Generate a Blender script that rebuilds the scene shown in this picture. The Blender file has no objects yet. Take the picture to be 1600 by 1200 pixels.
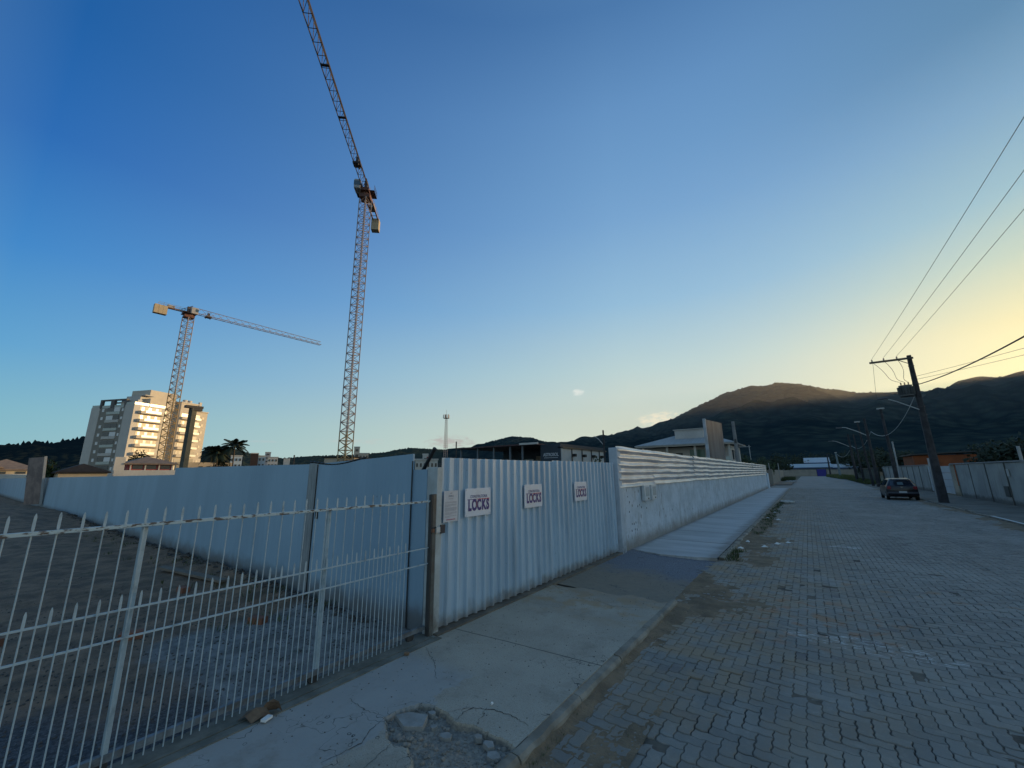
import bpy, math, random
from mathutils import Vector, Matrix, noise
random.seed(7)
S=bpy.context.scene
S.view_settings.view_transform='Standard'; S.view_settings.look='None'; S.view_settings.exposure=0; S.view_settings.gamma=1
COL=S.collection
rnd=random.uniform
R=math.radians
SUN_AZ,SUN_EL=R(32),R(8)

# ------------------------------------------------------------------ nodes / materials
def newmat(name):
    m=bpy.data.materials.new(name); m.use_nodes=True
    nt=m.node_tree; b=nt.nodes['Principled BSDF']
    return m,nt,b
class G:
    """tiny node graph helper"""
    def __init__(s,nt): s.nt=nt
    def n(s,t,**k):
        x=s.nt.nodes.new(t)
        for a,v in k.items():
            if a.startswith('i_'): x.inputs[a[2:].replace('_',' ')].default_value=v
            else: setattr(x,a,v)
        return x
    def l(s,a,b): s.nt.links.new(a,b)
    def val(s,sock,v):
        if hasattr(v,'is_linked') or hasattr(v,'links'): s.l(v,sock)
        else: sock.default_value=v
    def m(s,op,a,b=0.,c=None,clamp=False):
        x=s.nt.nodes.new('ShaderNodeMath'); x.operation=op; x.use_clamp=clamp
        s.val(x.inputs[0],a); s.val(x.inputs[1],b)
        if c is not None: s.val(x.inputs[2],c)
        return x.outputs[0]
    def pos(s,scale=(1,1,1)):
        g=s.nt.nodes.new('ShaderNodeNewGeometry'); v=s.nt.nodes.new('ShaderNodeVectorMath'); v.operation='MULTIPLY'
        s.l(g.outputs['Position'],v.inputs[0]); v.inputs[1].default_value=scale; return v.outputs[0]
    def xyz(s,v):
        x=s.nt.nodes.new('ShaderNodeSeparateXYZ'); s.l(v,x.inputs[0]); return x.outputs
    def noise(s,vec,scale,detail=4,rough=.55,w=None):
        x=s.nt.nodes.new('ShaderNodeTexNoise'); x.inputs['Scale'].default_value=scale
        x.inputs['Detail'].default_value=detail; x.inputs['Roughness'].default_value=rough
        if w is not None: x.noise_dimensions='4D'; x.inputs['W'].default_value=w
        s.l(vec,x.inputs['Vector']); return x.outputs['Fac']
    def ss(s,v,a,b):
        x=s.nt.nodes.new('ShaderNodeMapRange'); x.interpolation_type='SMOOTHSTEP'
        s.val(x.inputs['Value'],v); x.inputs['From Min'].default_value=a; x.inputs['From Max'].default_value=b
        return x.outputs[0]
    def mix(s,f,a,b):
        x=s.nt.nodes.new('ShaderNodeMix'); x.data_type='RGBA'
        s.val(x.inputs[0],f)
        for i,c in ((6,a),(7,b)):
            if isinstance(c,(tuple,list)): x.inputs[i].default_value=(*c[:3],1)
            else: s.l(c,x.inputs[i])
        return x.outputs[2]
    def bump(s,h,st,dist,b):
        x=s.nt.nodes.new('ShaderNodeBump'); x.inputs['Strength'].default_value=st; x.inputs['Distance'].default_value=dist
        s.l(h,x.inputs['Height']); s.l(x.outputs[0],b.inputs['Normal'])
MATS={}
def M(name,col,rough=.8,metal=0,col2=None,scale=2.,bump=.3,bscale=60.,bdist=.005,grime=0.,stretch=(1,1,1),lo=.35,hi=.65):
    if name in MATS: return MATS[name]
    m,nt,b=newmat(name); g=G(nt)
    if col2 is None: col2=tuple(c*.72 for c in col)
    p=g.pos(stretch)
    f=g.ss(g.noise(p,scale,6,.6),lo,hi)
    c=g.mix(f,col,col2)
    f2=g.noise(p,scale*9,3)
    c=g.mix(g.m('MULTIPLY',f2,.35),c,tuple(x*.55 for x in col2))
    if grime:
        z=g.xyz(g.pos())[2]
        gz=g.m('MULTIPLY',g.m('SUBTRACT',1.,g.ss(z,0.,.5)),g.m('MULTIPLY',g.ss(g.noise(g.pos(),5,4),.3,.7),grime))
        c=g.mix(gz,c,(.09,.075,.055))
    g.l(c,b.inputs['Base Color'])
    b.inputs['Roughness'].default_value=rough; b.inputs['Metallic'].default_value=metal
    if bump: g.bump(g.noise(g.pos(stretch),bscale,4),bump,bdist,b)
    MATS[name]=m; return m
def flat(name,col,rough=.6,metal=0,alpha=None,emit=None,tr=0,spec=None):
    if name in MATS: return MATS[name]
    m,nt,b=newmat(name); g=G(nt)
    f=g.noise(g.pos(),7,3)
    c=g.mix(f,tuple(x*.88 for x in col),tuple(min(1,x*1.1) for x in col)); g.l(c,b.inputs['Base Color'])
    b.inputs['Roughness'].default_value=rough; b.inputs['Metallic'].default_value=metal
    if tr: b.inputs['Transmission Weight'].default_value=tr
    if spec is not None: b.inputs['Specular IOR Level'].default_value=spec
    MATS[name]=m; return m

# ------------------------------------------------------------------ mesh builder
class MB:
    def __init__(s): s.v=[];s.f=[]
    def add(s,vs,fs):
        o=len(s.v); s.v+= [tuple(v) for v in vs]; s.f+=[tuple(i+o for i in f) for f in fs]; return s
    def box(s,c,d,rz=0,M4=None):
        x,y,z=d[0]/2,d[1]/2,d[2]/2
        vs=[(a*x,b*y,e*z) for e in(-1,1) for a,b in((-1,-1),(1,-1),(1,1),(-1,1))]
        if rz:
            cr,sr=math.cos(rz),math.sin(rz); vs=[(a*cr-b*sr,a*sr+b*cr,e) for a,b,e in vs]
        if M4: vs=[M4@Vector(v) for v in vs]
        vs=[(v[0]+c[0],v[1]+c[1],v[2]+c[2]) for v in vs]
        return s.add(vs,[(3,2,1,0),(4,5,6,7),(0,1,5,4),(1,2,6,5),(2,3,7,6),(3,0,4,7)])
    def bb(s,x0,x1,y0,y1,z0,z1): return s.box(((x0+x1)/2,(y0+y1)/2,(z0+z1)/2),(x1-x0,y1-y0,z1-z0))
    def tube(s,p,q,r,n=6,r2=None,ph=0.):
        p,q=Vector(p),Vector(q); d=q-p
        if d.length<1e-6: return s
        d.normalize(); a=d.orthogonal().normalized() if abs(d.z)>.99 else d.cross(Vector((0,0,1))).normalized()
        b=d.cross(a); r2=r if r2 is None else r2
        vs=[]
        for k,(o,rr) in enumerate(((p,r),(q,r2))):
            for i in range(n):
                t=2*math.pi*i/n+ph; vs.append(o+a*(rr*math.cos(t))+b*(rr*math.sin(t)))
        fs=[(i,(i+1)%n,n+(i+1)%n,n+i) for i in range(n)]+[tuple(range(n-1,-1,-1)),tuple(range(n,2*n))]
        return s.add(vs,fs)
    def path(s,pts,r,n=5):
        for a,b in zip(pts,pts[1:]): s.tube(a,b,r,n)
        return s
    def prism(s,poly,z0,z1):
        n=len(poly)
        vs=[(x,y,z0) for x,y in poly]+[(x,y,z1) for x,y in poly]
        return s.add(vs,[tuple(range(n-1,-1,-1)),tuple(range(n,2*n))]+[(i,(i+1)%n,n+(i+1)%n,n+i) for i in range(n)])
    def quad(s,a,b,c,d): return s.add([a,b,c,d],[(0,1,2,3)])
    def grid(s,xs,ys,h):
        nx,ny=len(xs),len(ys)
        vs=[(x,y,h(x,y)) for y in ys for x in xs]
        fs=[(j*nx+i,j*nx+i+1,(j+1)*nx+i+1,(j+1)*nx+i) for j in range(ny-1) for i in range(nx-1)]
        return s.add(vs,fs)
    def loft(s,rings,cap=True):
        n=len(rings[0]);vs=[p for r in rings for p in r];fs=[]
        for k in range(len(rings)-1):
            for i in range(n): fs.append((k*n+i,k*n+(i+1)%n,(k+1)*n+(i+1)%n,(k+1)*n+i))
        if cap: fs+= [tuple(range(n-1,-1,-1)),tuple((len(rings)-1)*n+i for i in range(n))]
        return s.add(vs,fs)
    def build(s,name,mat,parent=None,smooth=False,bevel=0,off=None,**props):
        me=bpy.data.meshes.new(name)
        o=Vector((0,0,0))
        if parent is not None:
            q=parent
            while q is not None: o+=Vector(q.location); q=q.parent
        me.from_pydata([(v[0]-o.x,v[1]-o.y,v[2]-o.z) for v in s.v],[],s.f); me.validate(); me.update()
        me.materials.append(mat)
        if smooth:
            for p in me.polygons: p.use_smooth=True
        ob=bpy.data.objects.new(name,me); COL.objects.link(ob)
        if parent is not None: ob.parent=parent
        if bevel:
            b=ob.modifiers.new('Bevel','BEVEL'); b.width=bevel; b.segments=2; b.limit_method='ANGLE'
        for k,v in props.items(): ob[k]=v
        return ob
def thing(name,label,cat,loc=(0,0,0),group=None):
    o=bpy.data.objects.new(name,None); COL.objects.link(o); o.location=loc; o.empty_display_size=.2
    o['label']=label;o['category']=cat
    if group:o['group']=group
    return o
def tag(o,label,cat,group=None,kind=None):
    o['label']=label;o['category']=cat
    if group:o['group']=group
    if kind:o['kind']=kind
    return o
def struct(mb,name,mat,**k):
    o=mb.build(name,mat,**k); o['kind']='structure'; return o
def fr(a,b,st):
    n=max(1,int(round((b-a)/st))); return [a+(b-a)*i/n for i in range(n+1)]
def N(x,y,z=0.,s=1.): return noise.noise(Vector((x*s,y*s,z)))
def text(parent,name,body,loc,rot,size,mat,sx=1.,ext=.002,offs=0.,align='CENTER'):
    c=bpy.data.curves.new(name,'FONT'); c.body=body; c.size=size; c.extrude=ext; c.offset=offs; c.resolution_u=4
    c.align_x=align; c.align_y='CENTER'
    t=bpy.data.objects.new('temporary_text',c); COL.objects.link(t)
    dg=bpy.context.evaluated_depsgraph_get(); me=bpy.data.meshes.new_from_object(t.evaluated_get(dg))
    bpy.data.objects.remove(t); me.name=name; me.materials.clear(); me.materials.append(mat)
    o=bpy.data.objects.new(name,me); COL.objects.link(o)
    o.parent=parent; o.location=Vector(loc)-Vector(parent.location); o.rotation_euler=rot; o.scale=(sx,1,1)
    return o

# ------------------------------------------------------------------ camera (matrix solved from the photo's vanishing points)
def nv(v): return Vector(v).normalized()
Yc=nv((462,-135,620)); Bc=nv((-853,-150,620)); Zc=Yc.cross(Bc)
if Zc.y<0: Zc=-Zc
Zc.normalize(); Xc=-(Yc.cross(Zc)).normalized()
RW=Matrix((Xc,Yc,Zc))          # photo axes (right, up, forward) -> world
right=RW@Vector((1,0,0)); up=RW@Vector((0,1,0)); fwd=RW@Vector((0,0,1))
cam=bpy.data.cameras.new('camera'); co=bpy.data.objects.new('camera',cam); COL.objects.link(co)
m3=Matrix((right,up,-fwd)).transposed()
co.matrix_world=Matrix.Translation((0,0,2.0))@m3.to_4x4()
cam.sensor_width=36; cam.lens=620/1600*36; cam.clip_start=.05; cam.clip_end=12000
S.camera=co

# ------------------------------------------------------------------ world and sun
w=bpy.data.worlds.new('World'); S.world=w; w.use_nodes=True
nt=w.node_tree; g=G(nt); bg=nt.nodes['Background']
sky=g.n('ShaderNodeTexSky',sky_type='NISHITA',sun_disc=False,sun_elevation=SUN_EL,sun_rotation=SUN_AZ,altitude=0,air_density=1.0,dust_density=1.0,ozone_density=2.0)
tc=g.n('ShaderNodeTexCoord'); d=tc.outputs['Generated']; dx,dy,dz=g.xyz(d)
col=sky.outputs[0]
el0=g.m('ARCSINE',dz)
def lin(c): return tuple(((v/255+.055)/1.055)**2.4 if v>10 else v/255/12.92 for v in c)+(1,)
def ramp(st):
    rp=g.n('ShaderNodeValToRGB'); cr=rp.color_ramp; g.l(g.m('DIVIDE',el0,R(90)),rp.inputs[0])
    while len(cr.elements)<len(st): cr.elements.new(.5)
    for e_,(p_,c_) in zip(cr.elements,st): e_.position=p_/90; e_.color=lin(c_)
    return rp.outputs[0]
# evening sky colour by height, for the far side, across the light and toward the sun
rB=ramp([(0,(168,188,190)),(12,(150,176,190)),(30,(112,146,176)),(60,(92,128,164)),(90,(92,126,160))])  # unseen far side and zenith brightened to lift the light on the street
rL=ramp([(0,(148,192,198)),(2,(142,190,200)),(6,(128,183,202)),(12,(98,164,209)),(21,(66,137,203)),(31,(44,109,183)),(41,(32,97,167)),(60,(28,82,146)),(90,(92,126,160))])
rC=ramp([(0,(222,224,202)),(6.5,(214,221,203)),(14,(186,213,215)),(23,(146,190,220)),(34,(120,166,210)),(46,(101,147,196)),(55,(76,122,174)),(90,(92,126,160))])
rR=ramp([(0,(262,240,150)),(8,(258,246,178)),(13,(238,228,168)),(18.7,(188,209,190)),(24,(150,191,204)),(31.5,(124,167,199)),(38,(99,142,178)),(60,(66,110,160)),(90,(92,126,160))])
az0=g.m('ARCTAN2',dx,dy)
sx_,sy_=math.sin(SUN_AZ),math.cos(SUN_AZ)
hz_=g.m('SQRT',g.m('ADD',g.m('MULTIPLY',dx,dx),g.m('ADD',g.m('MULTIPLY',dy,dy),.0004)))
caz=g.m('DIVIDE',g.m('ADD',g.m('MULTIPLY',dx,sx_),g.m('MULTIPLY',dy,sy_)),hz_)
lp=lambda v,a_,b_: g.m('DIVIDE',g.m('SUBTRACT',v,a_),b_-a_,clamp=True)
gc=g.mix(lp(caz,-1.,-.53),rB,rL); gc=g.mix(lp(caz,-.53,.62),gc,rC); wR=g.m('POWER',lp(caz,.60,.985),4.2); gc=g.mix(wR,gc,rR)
gc=g.mix(g.m('MULTIPLY',lp(az0,R(27),R(50)),.85),gc,rC)  # unseen sky right of the sun set pale and neutral to light the walls
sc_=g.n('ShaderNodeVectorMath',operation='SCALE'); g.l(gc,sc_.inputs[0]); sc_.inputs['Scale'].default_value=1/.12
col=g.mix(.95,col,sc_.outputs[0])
# a few small evening clouds low over the hills
az=g.m('ARCTAN2',dx,dy); el=g.m('ARCSINE',dz)
cv=g.n('ShaderNodeCombineXYZ'); g.l(az,cv.inputs[0]); g.l(g.m('MULTIPLY',el,2.6),cv.inputs[1])
nz=g.noise(cv.outputs[0],38,8,.68)
def cloud(a0,e0,wa,we,thr,colr,amt,col):
    u=g.m('DIVIDE',g.m('SUBTRACT',az,a0),wa); v=g.m('DIVIDE',g.m('SUBTRACT',el,e0),we)
    r2=g.m('ADD',g.m('MULTIPLY',u,u),g.m('MULTIPLY',v,v))
    base=g.m('SUBTRACT',1.,r2,clamp=True)
    f=g.m('MULTIPLY',g.ss(g.m('ADD',nz,g.m('MULTIPLY',base,.35)),thr+.05,thr+.42),g.ss(base,0.,.5))
    return g.mix(g.m('MULTIPLY',f,amt),col,colr)
CL=[]
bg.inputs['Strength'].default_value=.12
SKYCOL=col
import json
def azel(px,py):
    v=RW@Vector((px-800,600-py,620)); return math.atan2(v.x,v.y),math.atan2(v.z,math.hypot(v.x,v.y))
CLOUDS=[((903,613),.020,.012,.50,(7.0,7.2,6.8),.7),((1032,655),.075,.026,.56,(8.6,7.6,5.6),.8),
        ((705,690),.085,.020,.55,(3.6,3.0,3.0),.75),((560,690),.14,.012,.62,(4.6,4.6,4.4),.5),((410,690),.05,.006,.62,(4.2,4.5,4.6),.5)]
for (p,wa,we,thr,cc,amt) in CLOUDS:
    a,e=azel(*p); col=cloud(a,e,wa,we,thr,cc,amt,col)
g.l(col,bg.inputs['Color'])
sun=bpy.data.lights.new('sun','SUN'); so=bpy.data.objects.new('sun',sun); COL.objects.link(so)
sun.energy=4.8; sun.angle=R(.5); sun.color=(1,.68,.33)
sd=Vector((math.sin(SUN_AZ)*math.cos(SUN_EL),math.cos(SUN_AZ)*math.cos(SUN_EL),math.sin(SUN_EL)))
so.rotation_euler=sd.to_track_quat('Z','Y').to_euler()

# ------------------------------------------------------------------ materials
mConc=M('sidewalk_concrete',(.27,.25,.225),.9,col2=(.185,.17,.15),scale=1.3,bump=.5,bscale=90,bdist=.004)
mConcL=M('pale_concrete',(.42,.42,.41),.85,col2=(.33,.33,.32),scale=.8,bump=.4,bscale=60,bdist=.004,stretch=(.6,1.6,1))
mKerb=M('kerb_concrete',(.33,.295,.24),.9,col2=(.18,.155,.12),scale=3,bump=.6,bscale=40,bdist=.008)
mGate=M('white_painted_iron',(.40,.49,.53),.5,col2=(.24,.30,.33),scale=9,bump=.2,bscale=80,lo=.45,hi=.75)
mRust=M('chipped_rail_paint',(.46,.57,.60),.6,col2=(.11,.085,.07),scale=22,stretch=(1,.5,1.6),bump=.6,bscale=50,bdist=.004,lo=.5,hi=.56)
mDarkM=flat('dark_steel',(.035,.035,.035),.6)
mBlack=flat('black_rubber',(.012,.012,.013),.6)
mFoliage=M('leaves_dark',(.035,.06,.018),.7,col2=(.015,.03,.01),scale=1.2,bump=0)
mTrunk=M('bark',(.12,.09,.065),.9,bump=.8,bscale=30,bdist=.01)
mPoleC=M('weathered_pole_concrete',(.055,.052,.055),.9,col2=(.03,.028,.03),scale=3,bump=.4,bscale=30)
mWhite=M('whitewashed_plaster',(.52,.58,.64),.85,col2=(.43,.48,.53),scale=2,bump=.9,bscale=14,bdist=.012,grime=.7)
mGlass=flat('window_glass',(.05,.07,.08),.08,spec=.8)
mCurt=flat('pale_blind',(.72,.72,.70),.7)

# paver material: per-block tint, road dirt, ochre stains and the worn white paint
def paver_mat():
    m,nt,b=newmat('interlocking_pavers'); g=G(nt)
    geo=g.n('ShaderNodeNewGeometry'); ri=geo.outputs['Random Per Island']
    p=g.pos(); x,y,z=g.xyz(p)
    base=g.mix(ri,(.19,.185,.168),(.27,.262,.235))
    base=g.mix(g.ss(ri,.965,.975),base,(.155,.14,.135))
    base=g.mix(g.m('MULTIPLY',g.noise(p,90,3),.45),base,(.10,.095,.09))
    base=g.mix(g.m('MULTIPLY',g.ss(g.noise(p,11,5,.75),.50,.72),.35),base,(.40,.38,.34))
    base=g.mix(g.m('MULTIPLY',g.ss(g.noise(g.pos((1.3,.10,1)),1.,4,.6),.48,.66),.45),base,(.14,.135,.125))
    big=g.noise(p,.45,4,.6)
    base=g.mix(g.m('MULTIPLY',g.ss(big,.42,.7),.5),base,(.32,.305,.27))
    # soil tracked over the driveway side and the gutter
    d1=g.m('SUBTRACT',1.,g.ss(x,-1.9,1.9)); n2=g.ss(g.noise(p,1.6,5,.65),.38,.62)
    yb=g.m('MULTIPLY',g.ss(y,3.,6.),g.m('SUBTRACT',1.,g.ss(y,13.,40.)))
    base=g.mix(g.m('MULTIPLY',g.m('MULTIPLY',d1,n2),g.m('ADD',.30,g.m('MULTIPLY',yb,.62))),base,(.27,.20,.125))
    ell=lambda cx,cy,rx,ry: g.m('SUBTRACT',1.,g.m('ADD',g.m('POWER',g.m('DIVIDE',g.m('SUBTRACT',x,cx),rx),2.),g.m('POWER',g.m('DIVIDE',g.m('SUBTRACT',y,cy),ry),2.)),clamp=True)
    st=g.m('MULTIPLY',g.ss(ell(-.4,7.6,1.6,1.6),0.,.8),g.ss(g.noise(p,4.5,4),.5,.66))
    base=g.mix(g.m('MULTIPLY',st,.6),base,(.30,.14,.06))
    st=g.m('MULTIPLY',g.ss(ell(1.6,10.,2.6,.6),0.,.8),g.ss(g.noise(p,3.2,4),.54,.64))
    base=g.mix(g.m('MULTIPLY',st,.5),base,(.30,.17,.08))
    pt=g.m('MULTIPLY',g.ss(ell(.35,6.85,1.0,.30),0.,.5),g.ss(g.noise(g.pos((3.,9.,1)),3.0,5,.7),.52,.60))
    pt2=g.m('MULTIPLY',g.ss(ell(.55,14.9,.42,.25),0.,.5),g.ss(g.noise(g.pos((1,6,1)),2.4,3),.45,.55))
    pt3=g.m('MULTIPLY',g.ss(ell(1.35,4.1,1.2,.4),0.,.5),g.ss(g.noise(p,9.,5),.62,.68))
    sp=g.ss(g.noise(p,6.5,2,.4),.77,.80)
    f=g.m('MAXIMUM',g.m('MAXIMUM',pt,pt2),g.m('MAXIMUM',g.m('MULTIPLY',pt3,.7),g.m('MULTIPLY',sp,.4)))
    base=g.mix(g.m('MULTIPLY',f,.62),base,(.56,.56,.54))
    g.l(base,b.inputs['Base Color'])
    b.inputs['Roughness'].default_value=.78
    h=g.m('ADD',g.noise(p,110,4,.7),g.m('MULTIPLY',g.noise(p,14,3),1.6)); g.bump(h,.45,.006,b)
    return m
mPav=paver_mat()
mJoint=M('joint_sand',(.16,.135,.105),.95,col2=(.035,.03,.026),scale=2.2,bump=.5,bscale=50)
mSoil=M('gutter_soil',(.26,.185,.115),.95,col2=(.15,.11,.07),scale=4,bump=1.,bscale=35,bdist=.02)
mGravel=M('dark_gravel',(.10,.105,.115),.9,col2=(.05,.052,.058),scale=1.2,bump=1.,bscale=55,bdist=.02)

# ------------------------------------------------------------------ ground, road
RZ=-.08
a=MB(); a.quad((-4000,-3000,-.3),(4000,-3000,-.3),(4000,5000,-.3),(-4000,5000,-.3))
struct(a,'ground',M('far_ground',(.09,.085,.06),.95,col2=(.05,.06,.03),scale=.02,bump=0))
a=MB(); a.quad((-400,3.95,-.05),(-4.25,3.95,-.05),(-4.25,230,-.05),(-400,230,-.05))
struct(a,'building_site_ground',M('site_earth',(.20,.14,.09),.95,col2=(.10,.08,.055),scale=.3,bump=.6,bscale=12,bdist=.05))
a=MB(); a.quad((8.9,-20,-.05),(200,-20,-.05),(200,230,-.05),(8.9,230,-.05))
struct(a,'yard_ground',M('yard_earth',(.10,.09,.06),.95,col2=(.06,.07,.035),scale=.3,bump=.6,bscale=12,bdist=.05))
a=MB(); a.quad((-2.2,-8,RZ-.03),(6.3,-8,RZ-.03),(6.3,62,RZ-.03),(-2.2,62,RZ-.03)); a.grid(fr(-2.2,6.3,.06),fr(1.2,14,.06),lambda x,y: RZ-.011+.010*N(x*1.1,y*1.1,31)+.006*N(x*7,y*7,3)+.012*N(x*.5,y*.5,7))
struct(a,'road_bed',mJoint)
def pavers():
    mb=MB(); U=.11
    tri=lambda t: max(-.75,min(.75,2*abs(2*(t-math.floor(t+.5)))-1))
    def warp(x,y):
        tx=tri((y+.0275)/.11)*.0085; ty=tri((x+.0275)/.11)*.0085
        return x+tx+.006*N(x*1.3,y*1.3,3)+.004*N(x*7,y*7,1), y+ty+.006*N(x*1.3,y*1.3,9)+.004*N(x*7,y*7,5)
    def block(x0,y0,w,h,hi):
        dz=random.gauss(0,.0022)-(.008 if random.random()<.03 else 0)+.012*N(x0*.5,y0*.5,7); tx,ty=rnd(-.012,.012),rnd(-.012,.012)
        j=.0022+.0050*random.random()**2
        cx,cy=x0+w/2,y0+h/2
        pts=[]
        n1=int(w/.0275+.5) if hi else 1; n2=int(h/.0275+.5) if hi else 1
        for i in range(n1): pts.append((x0+w*i/n1,y0))
        for i in range(n2): pts.append((x0+w,y0+h*i/n2))
        for i in range(n1): pts.append((x0+w-w*i/n1,y0+h))
        for i in range(n2): pts.append((x0,y0+h-h*i/n2))
        top=[];low=[]
        for (px,py) in pts:
            sx=(px-cx)/(w/2); sy=(py-cy)/(h/2)
            wx,wy=warp(px,py) if hi else (px,py)
            ex=max(-1,min(1,sx*(1 if abs(sx)>.99 else .0))); ey=max(-1,min(1,sy*(1 if abs(sy)>.99 else .0)))
            zz=RZ+dz+(px-cx)*tx+(py-cy)*ty
            top.append((wx-ex*(j+.004),wy-ey*(j+.004),zz)); low.append((wx-ex*j,wy-ey*j,zz-.006 if hi else zz-.012))
        n=len(pts); vs=top+low; fs=[tuple(range(n))]+[(n+i,n+(i+1)%n,(i+1)%n,i) for i in range(n)]
        if hi:
            vs=vs+[(q[0],q[1],RZ-.03) for q in low]; fs+=[(2*n+i,2*n+(i+1)%n,n+(i+1)%n,n+i) for i in range(n)]
        mb.add(vs,fs)
    x00=-2.06; nx=74
    jj=0; y=-1.5
    while y<60:
        hi=y<11.5 and y>1.2
        for i in range(-1,nx):
            k=(i-jj)%4; x=x00+i*U
            if k==0: block(x,y,.22,.11,hi)
            elif k==3 and i>=0: block(x,y,.11,.22,hi)
        y+=U; jj+=1
    return mb
o=struct(pavers(),'road',mPav)
a=MB(); a.quad((-2.2,60.0,RZ-.004),(6.3,60.0,RZ-.004),(7.2,183,RZ-.004),(-2.2,183,RZ-.004))
a.quad((-60,58.5,RZ-.008),(-2.2,58.5,RZ-.008),(-2.2,73,RZ-.008),(-60,73,RZ-.008))
struct(a,'far_road',M('far_pavers',(.25,.245,.225),.8,col2=(.20,.195,.18),scale=.6,bump=.6,bscale=9,bdist=.02,stretch=(1,.25,1)))

# gutter soil lying over the pavers on the left edge
def soil_h(x,y):
    k=max(0,1-(x+2.02)/(1.35 if 8<y<32 else .5))
    amt=(math.exp(-((y-17)/8)**2)*1.0+.32)*k
    n=.5+.9*N(x*1.4,y*.7,2)+.35*N(x*5,y*4,3)
    n+=.22*N(x*22,y*22,5); v=amt*n*.05
    return RZ-.012+max(-.012,v)
a=MB(); a.grid(fr(-2.02,-.4,.045),fr(10.9,42,.07),soil_h)
tag(a.build('gutter_soil',mSoil,smooth=True),'brown soil washed along the left gutter','soil',kind='stuff')
def soil2(x,y):
    k=math.exp(-((x+2.3)/1.1)**2-((y-8.6)/1.6)**2)*1.1+math.exp(-((x+1.3)/.8)**2-((y-7.6)/1.0)**2)*.6
    return RZ-.02+max(-.01,k*(.024+.030*N(x*2.2,y*2.2,4)+.016*N(x*9,y*9,6)+.010*N(x*30,y*30,2)))
a=MB(); a.grid(fr(-2.1,.8,.05),fr(5.5,11.5,.05),soil2)
tag(a.build('driveway_dirt',mSoil,smooth=True),'dirt spread from the driveway over the pavers','soil',kind='stuff')

# ------------------------------------------------------------------ left sidewalk (near slab with the broken patch)
POLY=[(-3.18,2.50),(-3.16,2.66),(-3.10,2.82),(-2.98,2.86),(-2.80,2.86),(-2.66,2.80),(-2.47,2.86),(-2.30,2.85),(-2.16,2.86),(-2.06,2.83),(-2.06,2.60),(-2.06,2.3),(-2.06,2.05),(-2.5,2.0),(-2.55,2.28),(-2.72,2.36),(-2.86,2.32),(-3.0,2.38)]
def inpoly(x,y,P):
    c=False;j=len(P)-1
    for i in range(len(P)):
        if (P[i][1]>y)!=(P[j][1]>y) and x<(P[j][0]-P[i][0])*(y-P[i][1])/(P[j][1]-P[i][1])+P[i][0]: c=not c
        j=i
    return c
def walk_h(x,y):
    z=.006*N(x*1.1,y*1.1,1)+.0016*N(x*9,y*9,2)
    xx,yy=x+.016*N(x*16,y*16,5),y+.016*N(x*16,y*16,8)
    if inpoly(xx,yy,POLY): z-=.030+.022*N(x*4,y*4,3)+.008*N(x*22,y*22,4)+.02*max(0,min(1,(y-2.45)*3))
    # falls away, broken, into the driveway
    e=6.85+.25*N(x*1.6,0,3)+.12*N(x*6,0,5)
    if y>e: z-=min(.09,(y-e)*.16+.012)
    if y>7.6: z-=.05
    return z
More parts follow.
